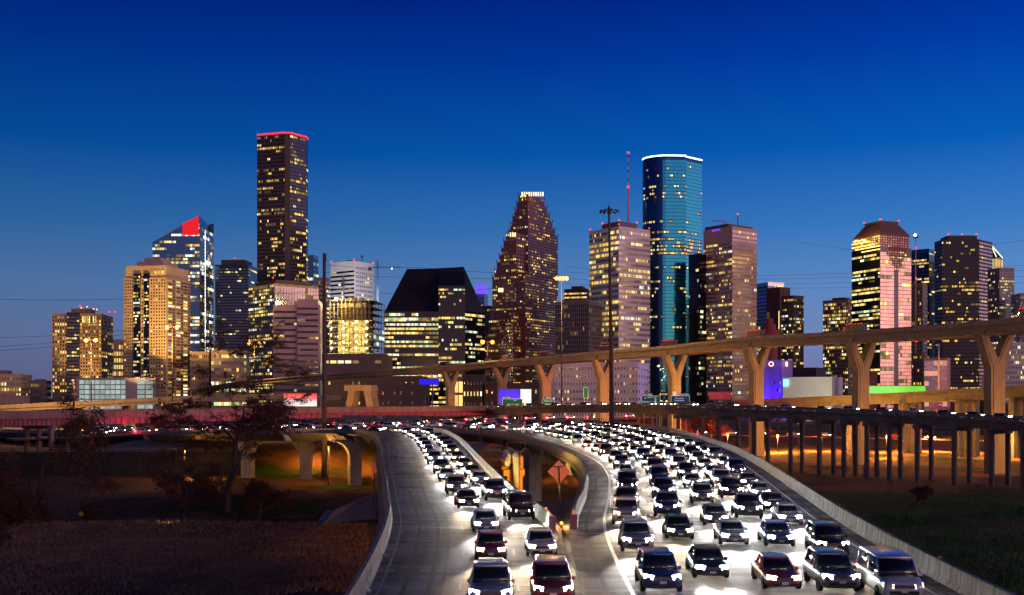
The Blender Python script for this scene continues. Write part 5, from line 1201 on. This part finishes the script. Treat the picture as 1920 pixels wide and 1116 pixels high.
street_lamp(914, 640, 676, 655, 'small lit orange street lamp standing on the high bridge left of the stepped red tower', 30000, 2)
street_lamp(1053, 520, 757, 470, 'tallest lit orange street lamp with four heads, right of the stepped red tower', 90000, 4)
street_lamp(1867, 660, 716, 600, 'lit orange street lamp seen below the high bridge at far right', 60000)
for px, y0, y1, d, lb in ((1619, 672, 750, 520, 'plain pale unlit pole right of a Y-shaped pier'), (1760, 644, 735, 500, 'plain pinkish unlit pole left of the rightmost Y-shaped pier'),(138, 712, 772, 480, 'short dark unlit pole in front of the garage at left')):
    mb = MB(); mb.tube([P(px,y1,d), P(px,y0,d)], .45, 'steel_pale' if px > 500 else 'steel_dark', 8); tag(mb.build('light_pole', None, None, loc=tuple(P(px,y1,d))), lb, 'pole')
# assumed, unseen sodium lamps over the ground below the ramp bridge (their light spills out between the columns); the last two are added under the left deck
k_ = 0
for x, d, z, pw in ((112,450,3.5,90000),(135,465,3.5,90000),(158,450,3.5,90000),(182,465,3.5,90000),(205,448,3.5,90000),(95,470,3.5,70000),(-46,326,4.5,9000),(-62,330,4.5,9000),(14,300,6,6000),(44,395,3,8000),(145,410,3.5,40000),(185,400,3.5,40000),(-49,285,6.3,5000),(-93,303,4.8,7000)):  # last two are unseen lamps added to light the left bank and tree
    o = empty('assumed_underpass_lamp', (x, d, ground_z(x, d)), ['first','second','third','fourth','fifth','sixth','seventh','eighth','ninth','tenth','eleventh','twelfth','thirteenth','fourteenth'][k_]+' assumed low sodium lamp post in the dark underpass', 'lamp', 'assumed sodium lamps under the bridges'); k_ += 1
    mb = MB(); mb.tube([(x,d,ground_z(x,d)), (x,d,z)], .12, 'steel_dark', 6); mb.build('pole', None, o)
    mb = MB(); mb.box((x,d,z+.12), (.9,.5,.24), 'steel_dark'); mb.build('lamp_head', None, o); mb = MB(); mb.box((x,d,z-.04), (.6,.35,.08), 'sodium_glass'); mb.build('lamp_glass', None, o)
    lamp(o, (x, d, z-.3), pw, (1,.42,.06), .4)
# assumed, unseen sodium masts added to light the fronts of the piers
for x, d, lb in ((158,296,'assumed sodium mast in front of the rightmost Y-shaped pier'), (134,352,'assumed sodium mast in front of the second Y-shaped pier from the right'), (108,402,'assumed sodium mast in front of the third Y-shaped pier from the right'), (84,450,'assumed sodium mast in front of the fourth Y-shaped pier from the right'), (54,498,'assumed sodium mast in front of the fourth Y-shaped pier from the left'), (28,545,'assumed sodium mast in front of the third Y-shaped pier from the left'), (2,600,'assumed sodium mast in front of the second Y-shaped pier from the left'), (-30,650,'assumed sodium mast in front of the reddest Y-shaped pier'), (-90,590,'assumed sodium mast in front of the portal pier')):
    o = empty('street_lamp', (x, d, ground_z(x,d)), lb, 'street lamp', 'lit sodium street lamps'); z = 9.5  # assumed masts share the name and group of the visible street lamps
    mb = MB(); mb.tube([(x,d,ground_z(x,d)), (x,d,z)], .14, 'steel_dark', 6); mb.build('pole', None, o); mb = MB(); mb.box((x,d,z+.1), (.9,.4,.2), 'steel_dark'); mb.build('lamp_head', None, o)
    mb = MB(); mb.box((x,d+.3,z-.05), (.5,.3,.06), 'sodium_glass'); mb.build('lamp_glass', None, o); l = lamp(o, (x, d+.4, z-.3), 48000 if x > -80 else 120000, (1,.36,.04), .5, 'SPOT', R(95), (-.45, 1, .22))
# tall dark pole and high mast
o = empty('utility_pole', tuple(P(608, 895, 292)), 'tall plain dark pole rising left of centre past the white tower', 'pole'); mb = MB(); mb.tube([P(608,895,292), P(608,475,292)], [.72,.42], 'wood_pole', 12); mb.build('pole', None, o)
mb = MB(); mb.box(tuple(P(611,484,292)), (.3,.3,2.2), 'steel_dark'); mb.build('bracket', None, o)
d = 330; o = empty('high_mast_light', tuple(P(1147,792,d)), 'tall dark unlit high-mast light with a ring of lamps, right of centre', 'light mast'); mb = MB(); mb.tube([P(1147.5,800,d), P(1142,398,d), P(1141.5,386,d)], [.75,.34,.30], 'wood_pole', 12); mb.build('pole', None, o)
c = P(1142,396,d); mb = MB(); mb.lathe([(2.4,-.1),(2.6,0),(2.4,.1),(2.3,0),(2.4,-.1)], tuple(c), 'steel_dark', 20); mb.box((c.x,c.y,c.z), (5,.15,.15), 'steel_dark'); mb.box((c.x,c.y,c.z), (.15,5,.15), 'steel_dark'); mb.lathe([(.5,-.9),(.5,.9)], tuple(c), 'steel_dark', 10); mb.build('lamp_ring', None, o)
for k in range(9):
    a = 2*math.pi*k/9; q = c+Vector((math.cos(a)*2.7, math.sin(a)*2.7, -.05)); mb = MB(); mb.lathe([(.05,.35),(.42,.2),(.5,-.1),(.36,-.45),(.05,-.5)], tuple(q), 'steel_dark', 9); mb.build('lamp_head', None, o)
mb = MB(); mb.tube([c, c+Vector((0,0,3.2))], .04, 'steel_dark', 4); mb.build('lightning_rod', None, o)
# transmission towers and distant poles
def pylon(px, y0, y1, d, label, m='steel_dark', w=1.5):
    o = empty('power_pylon', tuple(P(px,y1,d)), label, 'pylon'); a, b = P(px,y1,d), P(px,y0,d); h = b.z-a.z; mb = MB()
    for sx_ in (-1,1): mb.tube([a+Vector((sx_*w,0,0)), b+Vector((sx_*w*.3,0,0))], .12, m, 4)
    for i in range(7): z0 = a.z+h*i/7; z1 = a.z+h*(i+1)/7; k0 = w*(1-.7*i/7); k1 = w*(1-.7*(i+1)/7); mb.tube([(a.x-k0,a.y,z0),(a.x+k1,a.y,z1)], .07, m, 4); mb.tube([(a.x+k0,a.y,z0),(a.x-k1,a.y,z1)], .07, m, 4)
    mb.build('lattice', None, o)
    for f, hw in ((.95,2.6),(.75,3.4)): mb = MB(); z = a.z+h*f; mb.tube([(a.x-hw,a.y,z),(a.x+hw,a.y,z)], .1, m, 4); mb.build('crossarm', None, o)
pylon(537, 675, 708, 600, 'orange lit lattice pylon just above the high bridge, left of the tall pole', 'pier_concrete')
pylon(722, 663, 690, 640, 'small dark lattice pylon above the high bridge in front of the windowless block')
pylon(1036, 700, 745, 620, 'orange lattice pylon between two Y-shaped piers left of centre', 'pier_concrete')
# power lines
for i, (ya, yb, yc, x0, x1, x2, d) in enumerate(((500,517,494,1060,1400,1980,420),(510,524,504,1060,1400,1980,420),(522,533,516,1060,1400,1980,430),(532,541,528,1060,1400,1980,430),(455,477,440,1500,1700,1990,440),(560,560,546,-40,260,608,300),(652,628,598,-40,230,600,300),(660,636,604,-40,230,600,300),(634,620,590,-40,230,600,300),(497,502,514,608,780,1050,300),(511,520,519,608,780,1050,300),(540,552,524,608,800,1050,300))):
    p = [P(x0,ya,d), P((x0+x1)/2,(ya+yb)/2+3,d), P(x1,yb,d), P((x1+x2)/2,(yb+yc)/2+3,d), P(x2,yc,d)]; c = [cr_([tuple(q) for q in p], 4*k/40) for k in range(41)]
    mb = MB(); mb.tube(c, .045, 'steel_dark', 4); tag(mb.build('power_line', None, None, loc=tuple(p[0])), 'thin dark power line sagging across the sky' if i < 5 else 'thin dark power line crossing the left half of the sky', 'cable', 'power lines right of centre' if i < 5 else 'power lines over the left half')
# ================================================================ SIGNS AND SCREENS
mat('sign_green', (.0,.20,.13), .4, .05, 1); mat('sign_blue', (.01,.03,.55), .4, .05, 1); mat('sign_orange', (.95,.28,.14), .5, .08, 2); mat('sign_yellow', (.7,.45,.03), .5, .05, 1)
glow('letter_white', (.9,.95,.9), .5, (.8,.8,.8))
def panel(parent, x0, y0, x1, y1, d, m, name='panel', depth=.25, off=0):
    a, b = P(x0,y1,d), P(x1,y0,d); mb = MB(); mb.box(((a.x+b.x)/2, d+off, (a.z+b.z)/2), (b.x-a.x, depth, b.z-a.z), m); return mb.build(name, None, parent)
def led_screen(x0, y0, x1, y1, d, mats, label, legs=True):
    o = empty('digital_billboard', tuple(P((x0+x1)/2, y1, d)), label, 'billboard')
    panel(o, x0-1, y0-1, x1+1, y1+1, d, 'steel_dark', 'frame', 1.2, .7)
    for a, b, m_ in mats: panel(o, a, y0, b, y1, d, m_, 'screen', .2, 0)
    if legs:
        for t in (.3,.7): q = P(x0+(x1-x0)*t, y1, d+.8); mb = MB(); mb.tube([q, (q.x, q.y, ground_z(q.x, q.y)-1)], .4, 'steel_dark', 8); mb.build('post', None, o)
    return o
# the screens shade from one colour to another in what they show
def screen_grad(name, stops, axis, strength):
    m, n, l, b = principled(name); MATS[name] = m; t = n.new('ShaderNodeTexCoord'); s_ = n.new('ShaderNodeSeparateXYZ'); l.new(t.outputs['Generated'], s_.inputs[0]); r = ramp(n, stops); l.new(s_.outputs[axis], r.inputs[0]); l.new(r.outputs[0], b.inputs['Emission Color']); b.inputs['Emission Strength'].default_value = strength; b.inputs['Base Color'].default_value = (.02,.02,.02,1)
screen_grad('screen_red_white', [(0, (1,.93,.95,1)), (.35, (1,.8,.82,1)), (.6, (1,.22,.2,1)), (1, (.95,.03,.03,1))], 2, 1.0)
screen_grad('screen_greens', [(0, (.22,.95,.18,1)), (.5, (.30,.95,.12,1)), (.8, (.16,.75,.05,1)), (1, (.22,.85,.06,1))], 0, .95)
led_screen(532, 738, 594, 762, 560, [(532,594,'screen_red_white')], 'glowing red to white blank billboard under the left part of the high bridge')
led_screen(935, 730, 996, 756, 620, [(935,976,'screen_blue'),(976,996,'screen_white')], 'glowing billboard, blue left and white right, between Y-shaped piers')
led_screen(1630, 724, 1735, 738, 560, [(1630,1735,'screen_greens')], 'long low bright green billboard strip between the two rightmost Y-shaped piers')
led_screen(786, 711, 822, 721, 600, [(786,822,'screen_blue')], 'small glowing blue screen left of the reddest Y-shaped pier')
def road_sign(x0, y0, x1, y1, d, label, tab=None, lines=(), blue=None, post=True):
    o = empty('road_sign', tuple(P((x0+x1)/2, y1, d)), label, 'road sign')
    panel(o, x0, y0, x1, y1, d, 'letter_white', 'border', .2); panel(o, x0+.5, y0+.5, x1-.5, y1-.5, d, 'sign_green', 'panel', .2, -.06)
    if tab: panel(o, tab[0], tab[1], tab[2], y0-.1, d, 'sign_green', 'exit_tab', .2); q = P((tab[0]+tab[2])/2, (tab[1]+y0)/2, d-.15); text_mesh(tab[3], (y0-tab[1])*.9*d/FP, 'letter_white', o, q)
    if blue: panel(o, *blue, d, 'sign_blue', 'blue_panel', .2, -.12)
    for tx, x, y, h in lines: text_mesh(tx, h*d/FP, 'letter_white', o, P(x, y, d-.28))
    if post:
        for t in (.2,.8): q = P(x0+(x1-x0)*t, y1, d+.3); mb = MB(); mb.tube([q, (q.x, q.y, ground_z(q.x, q.y)-1)], .2, 'steel_pale', 6); mb.build('post', None, o)
    return o
o = road_sign(1203, 742, 1228, 760, 400, 'green road sign reading 45 South Galveston left of a Y-shaped pier', (1203,738,1222,'EXIT 768B'), [('SOUTH',1219,745,3.4),('Galveston',1215,753.5,5)])
mb = MB(); c = P(1209.5, 747, 399.7); mb.lathe([(.01,-.02),(.62,-.02),(.62,.05),(.01,.05)], (0,0,0), 'sign_blue', 12); q = mb.build('route_shield', None, None); q.parent = o; q.location = c-Vector(o.location); q.rotation_euler = (R(90),0,0); text_mesh('45', .8, 'letter_white', o, P(1209.5,747,399.5))
panel(o, 1209, 732, 1215, 738, 400, 'end_pink', 'small_plate')
road_sign(1229.5, 742, 1238, 760, 401, 'narrow green road sign mostly hidden by a Y-shaped pier')
o = road_sign(1258, 742, 1293, 760, 400, 'green road sign with blue panel reading Downtown Destinations, Smith St', (1274,738,1293,'EXIT 769A'), [('Downtown',1274,747,3.6),('Destinations',1274,751,3.6),('Smith St',1274,757.5,4.6)], (1262,744,1285,754))
panel(o, 1262, 734, 1268, 742, 400, 'letter_white', 'small_plate')
road_sign(1094, 727, 1103, 747, 520, 'narrow green road sign beside a Y-shaped pier near the garage')
road_sign(942, 748, 980, 762, 540, 'green road sign in front of the blue and white billboard', (942,744,957,'EXIT 48A'), [('EAST',966,751,3),('BEAUMONT',962,759,4)])
road_sign(1017, 748, 1039, 762, 545, 'green road sign reading Milam St right of a Y-shaped pier', (1020,744,1037,'EXITS'), [('McKee St',1028,752,4),('Main St',1028,758,4)])
# lettering on the pink overpass side wall
t_ = empty('wall_lettering', tuple(P(707,783,380)), 'faint white hand-painted letters on a low wall below the pink overpass', 'graffiti'); a = P(640,779,382); b_ = P(790,789,382); mb = MB(); mb.box(((a.x+b_.x)/2, 382.4, (a.z+b_.z)/2), (b_.x-a.x, .5, a.z-b_.z), 'dark_concrete'); mb.build('wall', None, t_); text_mesh('YES', 1.5, 'paint_white', t_, P(712,783,382))
# pink small panel wall right
o = empty('site_board', tuple(P(1350,750,600)), 'plain pink board among the red-lit bushes', 'board'); panel(o, 1329, 735, 1371, 749, 600, 'glow_and_board_pink'); 
for x_ in (1335,1365): q = P(x_,749,600.3); mb = MB(); mb.tube([q,(q.x,q.y,-4)], .15, 'steel_dark'); mb.build('post', None, o)
# diamond sign in the gore, seen from behind
d = 88; c = P(1048, 884.5, d); o = empty('diamond_sign', tuple(P(1050, 968, 86.5)), 'salmon orange diamond sign on a dark post in the gore between the barriers', 'sign')
s_ = 21.5*d/FP; mb = MB(); mb.add([(c.x-s_,d,c.z),(c.x,d,c.z-s_),(c.x+s_,d,c.z),(c.x,d,c.z+s_)]+[(c.x-s_,d+.04,c.z),(c.x,d+.04,c.z-s_),(c.x+s_,d+.04,c.z),(c.x,d+.04,c.z+s_)], [(0,1,2,3),(7,6,5,4),(0,4,5,1),(1,5,6,2),(2,6,7,3),(3,7,4,0)], 'sign_orange'); mb.build('sign_plate', None, o)
mb = MB(); mb.tube([(c.x,d-.08,c.z+.42), (c.x+.12,d-.08,9.6)], .055, 'steel_dark', 8); mb.tube([(c.x-.48,d-.06,c.z+.42),(c.x+.48,d-.06,c.z+.42)], .04, 'steel_dark', 6); mb.build('post', None, o)
mb = MB(); mb.box((c.x+.1,d-.1,9.65), (.9,.5,.12), 'steel_dark'); mb.build('foot', None, o)
q = text_mesh('4829', .13, 'steel_dark', o, (c.x, d-.02, c.z-.62))
o2 = empty('warning_beacon', (3.62, 78.2, 9.93), 'small amber warning beacon on the ground between the two barrier ends', 'beacon'); mb = MB(); mb.box((3.62,78.2,10.05), (.22,.22,.24), 'sign_yellow'); mb.build('housing', None, o2); mb = MB(); mb.ball((3.62,78.2,10.27), .11, 'sodium_glass', 6); mb.build('lens', None, o2); lamp(o2, (3.62,78.6,11.2), 900, (1,.45,.15), .1)
# narrow red-orange marker at the left barrier
o = empty('object_marker', tuple(P(702, 960, 118)), 'small narrow orange marker on a dark post outside the left barrier', 'marker'); a = P(701, 876, 118); mb = MB(); mb.box((a.x, 118, a.z), (.36,.05,1.25), 'sign_orange'); mb.build('plate', None, o); mb = MB(); mb.tube([(a.x,118.08,a.z+.6),(a.x,118.08,ground_z(a.x,118)-.2)], .05, 'steel_dark', 6); mb.build('post', None, o)
# crash cushion in the gap
o = empty('crash_cushion', tuple(P(966, 915, 170)), 'yellow-orange stepped crash cushion with a white ribbed nose between the carriageways', 'crash cushion')
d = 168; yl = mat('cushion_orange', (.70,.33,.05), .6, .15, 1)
def bx(x0,y0,x1,y1,dd,dep,m_,nm): a, b = P(x0,y1,dd), P(x1,y0,dd); mb = MB(); mb.box(((a.x+b.x)/2, dd+dep/2, (a.z+b.z)/2), (b.x-a.x, dep, b.z-a.z), m_); mb.build(nm, None, o)
bx(944,881,984,893,d+3,2.5,yl,'lower_box'); bx(951,893,980,925,d+3.3,2,yl,'base_box'); bx(941,862,957,881,d+5,2.5,yl,'side_box'); bx(964,856,981,881,d+5,2.5,yl,'side_box')
mb = MB(); mb.tube([P(968,935,d), P(968,861,d), P(966,855,d+1), P(956,845,d+9)], [.62,.62,.62,.55], 'pier_pale', 14); mb.build('white_nose', None, o)
mb = MB()
for k in range(3): mb.tube([P(962-k*5,858+k*6,d+2), P(948-k*2,848+k*8,d+8)], .45, 'stone_white', 8)
mb.build('ribs', None, o)
lamp(o, P(975, 872, d-7), 6000, (1,.55,.1), .3, name='marker_glow')
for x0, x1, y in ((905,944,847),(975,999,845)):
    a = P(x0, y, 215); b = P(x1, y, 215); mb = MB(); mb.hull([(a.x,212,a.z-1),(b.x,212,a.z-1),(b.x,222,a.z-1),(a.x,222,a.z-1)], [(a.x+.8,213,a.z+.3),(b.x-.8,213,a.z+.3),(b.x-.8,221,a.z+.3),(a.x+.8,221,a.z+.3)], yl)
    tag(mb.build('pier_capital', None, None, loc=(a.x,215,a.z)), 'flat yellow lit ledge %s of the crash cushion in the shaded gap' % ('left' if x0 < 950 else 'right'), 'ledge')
o = empty('mesh_cage', tuple(P(968,845,200)), 'thin amber wire-framed square cage above the crash cushion', 'cage'); mb = MB(); d = 200
for a_, b_ in (((951,830),(985,830)),((951,830),(951,848)),((985,830),(985,848)),((951,848),(985,848))): mb.tube([P(*a_,d), P(*b_,d)], .06, 'sign_yellow', 4)
for k in range(8): mb.tube([P(953+k*4.2,830,d), P(953+k*4.2,848,d)], .02, 'steel_dark', 3)
mb.build('frame', None, o)
# yellow warning sign on the far bank
o = empty('warning_sign', tuple(P(152,985,205)), 'tiny yellow diamond warning sign on the dark left bank', 'sign'); c = P(152,964,205); mb = MB(); s_ = .55; mb.add([(c.x-s_,205,c.z),(c.x,205,c.z-s_),(c.x+s_,205,c.z),(c.x,205,c.z+s_)], [(0,1,2,3)], 'sign_yellow'); mb.build('plate', None, o); mb = MB(); mb.tube([c, (c.x,205.05,ground_z(c.x,205)-.2)], .05, 'steel_dark', 4); mb.build('post', None, o)

# ================================================================ TREES
def bare_tree(x, d, h, label, spread=.5, levels=5, tw='twig', droop=0, seed=1, leaf=None, nleaf=0, r0=None, zb=None, lsz=.35, name='bare_tree', group='trees and bushes', trunk_f=.35, lean=(0,0), twn=3):
    rnd = random.Random(seed); zb = ground_z(x, d)-.3 if zb is None else zb
    o = empty(name, (x, d, zb), label, 'tree' if 'tree' in name else 'bush', group)
    tb, wb_, lf = MB(), MB(), MB(); tips = []
    def grow(p, v, L_, r, lv):
        n = 3; pts = [p]; q = p.copy(); vv = v.copy(); rs = [r]
        for i in range(n):
            vv = (vv+Vector((rnd.uniform(-1,1), rnd.uniform(-1,1), rnd.uniform(-.5,.6)))*.22+Vector((0,0,-droop*(levels-lv)/levels*.35))).normalized(); q = q+vv*L_/n; pts.append(q.copy()); rs.append(r*(1-.35*(i+1)/n))
            if lv <= levels-2 or lv < 2: tips.append(q.copy())
        (tb if lv >= levels-1 else wb_).tube(pts, rs, 'bark' if lv >= levels-1 else tw, 7 if lv >= levels-1 else (4 if lv > 1 else 3), cap=False)
        if lv == 0: return
        for k in range(rnd.choice((twn-1, twn, twn))+(1 if lv == levels else 0)):
            i = rnd.choice((1,2,3,3)); a = rnd.uniform(0, 2*math.pi); sp = spread*rnd.uniform(.7,1.5)
            side = Vector((math.cos(a), math.sin(a), rnd.uniform(-.2,.5))); nv = (vv*(1-sp*.5)+side*sp).normalized()
            grow(pts[i], nv, L_*rnd.uniform(.58,.82), max(.035, rs[i]*rnd.uniform(.5,.7)), lv-1)
    grow(Vector((x, d, zb)), Vector((lean[0],lean[1],1)).normalized(), h*trunk_f, r0 or h*.028, levels)
    tb.build('trunk', None, o, fix=False); 
    if leaf and tips:
        for k in range(nleaf):
            t = rnd.choice(tips); c = t+Vector((rnd.gauss(0,.5), rnd.gauss(0,.5), rnd.gauss(0,.4)-rnd.random()*droop*3))*lsz*2
            a = Vector((rnd.uniform(-1,1), rnd.uniform(-1,1), rnd.uniform(-1,1))).normalized(); b = a.cross(Vector((rnd.uniform(-1,1),1,.3))).normalized(); s_ = lsz*rnd.uniform(.4,1)
            lf.add([c-a*s_, c-b*s_*.5, c+a*s_, c+b*s_*.5], [(0,1,2,3)], leaf)
        wb_.v, off = wb_.v, None
        k0 = len(wb_.v); wb_.v += lf.v
        ks = wb_.slot(leaf)
        for f in lf.f: wb_.f.append([i+k0 for i in f]); wb_.mi.append(ks); wb_.sm.append(False)
    wb_.build('crown', None, o, fix=False)
    return o
bare_tree(X(425,232), 232, 54, 'large bare tree with spreading branches and hanging brown growth, left of centre', .62, 7, seed=5, leaf='brown_leaf', nleaf=30000, droop=.25, lsz=.24, r0=.8, trunk_f=.28, twn=3, zb=-5.5)
bare_tree(X(75,205), 205, 34, 'dark bare tree with drooping branches at the far left', .6, 6, seed=9, leaf='brown_leaf', nleaf=16000, droop=.7, lsz=.3, r0=.5, trunk_f=.33)
bare_tree(X(345,236), 236, 24, 'smaller dark bushy tree left of the large bare tree', .7, 6, seed=14, leaf='brown_leaf', nleaf=6000, droop=.5, lsz=.3)
bare_tree(X(480,238), 238, 20, 'brown thicket at the right foot of the large bare tree', .8, 6, seed=24, leaf='brown_leaf', nleaf=6000, droop=.6, lsz=.3, trunk_f=.25)
bare_tree(X(-5,150), 150, 9, 'dark twiggy shrub at the left edge of the bottom bank', .8, 6, seed=31, leaf='brown_leaf', nleaf=3000, droop=.3, lsz=.2, trunk_f=.25, name='shrub')
bare_tree(X(160,216), 216, 8, 'small round brown tree behind the yellow warning sign', .6, 5, seed=33, leaf='brown_leaf', nleaf=3000, lsz=.22)
bare_tree(X(270,206), 206, 5.5, 'thin pale sapling on the rim of the dark bank', .4, 4, seed=35, r0=.06)
bare_tree(X(248,206), 206, 5, 'thin sapling left of the pale sapling on the rim', .4, 4, seed=36, r0=.06)
bare_tree(X(1722,242), 242, 20, 'wide dead-brown bush on the grass right of the right carriageway', 1.1, 6, seed=41, leaf='brown_leaf', nleaf=9000, lsz=.16, trunk_f=.12, name='bush')
bare_tree(X(1895,640), 640, 26, 'round dark leafy tree at the right edge below the high bridge', .7, 6, seed=43, leaf='dark_leaf', nleaf=9000, lsz=.9, trunk_f=.25, name='leafy_tree', zb=0)
bare_tree(X(1848,700), 700, 24, 'dark palm-like tree just right of the rightmost Y-shaped pier', .7, 5, seed=44, leaf='dark_leaf', nleaf=4000, lsz=.9, name='leafy_tree', zb=0)
bare_tree(X(1710,620), 620, 14, 'olive green leafy tree right of the green billboard', .7, 6, seed=45, leaf='green_leaf', nleaf=6000, lsz=.7, trunk_f=.25, name='leafy_tree', zb=0)
specs = [(1460,650,16),(1490,700,14),(1525,640,15),(1555,690,13),(1650,680,17),(1680,700,16),(1800,640,20),(1815,700,18)]
side_w = ['first','second','third','fourth','fifth','sixth','seventh','eighth','ninth','tenth','eleventh','twelfth']
for i, (px, d, h) in enumerate(specs): bare_tree(X(px,d), d, h, 'leafless tree behind the brown mid-level bridge, %s from the left' % side_w[i], .6, 5, seed=60+i, leaf='brown_leaf', nleaf=900, lsz=.4, zb=0, group='leafless trees under the high bridge', twn=3)
for i, (px, d, h) in enumerate([(1178,640,17),(1205,600,21),(1285,560,20),(1310,600,20),(1335,570,17),(1355,540,16),(1270,520,14),(1425,520,14),(1450,560,14)]):
    bare_tree(X(px,d), d, h, 'red-lit bushy tree between the middle Y-shaped piers, %s from the left' % side_w[i], .75, 6 if i < 7 else 5, seed=80+i, leaf='brown_leaf', nleaf=3500, lsz=.6, trunk_f=.25, zb=-3, group='red-lit trees between the piers')
for i, (px, d, h) in enumerate([(733,650,18),(760,700,17),(788,640,19),(850,620,18),(873,660,19),(893,640,21),(955,700,26),(720,700,15)]):
    bare_tree(X(px,d), d, h, 'dark leafless tree under the left part of the high bridge, %s' % side_w[i], .6, 6, seed=100+i, leaf='dark_leaf', nleaf=1200, lsz=.5, zb=-3, group='dark trees under the left part of the high bridge')
# tufts of grass on the near banks
def tufts(name, n, xr_, dr, seed, m, h=.5):
    rnd = random.Random(seed); mb = MB()
    for k in range(n):
        d = dr[0]+(dr[1]-dr[0])*rnd.random()**1; x = xr_(d, rnd); z = ground_z(x, d)
        a = rnd.uniform(0, 6.28); w = rnd.uniform(.05,.14); hh = h*rnd.uniform(.4,1.2); lx, ly = rnd.uniform(-.3,.3), rnd.uniform(-.3,.3)
        mb.add([(x-w*math.cos(a),d-w*math.sin(a),z-.05),(x+w*math.cos(a),d+w*math.sin(a),z-.05),(x+lx,d+ly,z+hh)], [(0,1,2)], m)
    return tag(mb.build(name, None, None, fix=False), kind='stuff')
tufts('grass', 26000, lambda d, r: r.uniform(X(-10, d), min(X(690, d), -13-(d-100)*.10)), (95, 205), 3, mat('dry_grass', (.34,.16,.10), .95, .4, .2))
tufts('grass', 20000, lambda d, r: r.uniform(X(1500, d), X(1930, d)), (110, 260), 4, mat('mixed_grass', (.06,.17,.025), .95, .5, .05))
# litter by the left barrier
for i, (px, py, nm, lb, m_) in enumerate(((722,1045,'litter','crumpled silver wrapper on the left shoulder beside the barrier','steel_pale'),(690,1110,'litter','curled pale tyre scrap near the bottom of the left shoulder','stone_white'),(742,858,'litter','small dark debris lying on the left carriageway','black_plastic'))):
    dd = DZ(py, 10); mb = MB(); rnd = random.Random(i)
    pts = [(X(px,dd)+rnd.uniform(-.3,.3), dd+rnd.uniform(-.5,.5), 10+rnd.uniform(.02,.16)) for _ in range(6)]
    mb.tube(pts, .05, m_, 4); tag(mb.build(nm, None, None, loc=pts[0]), lb, 'litter')
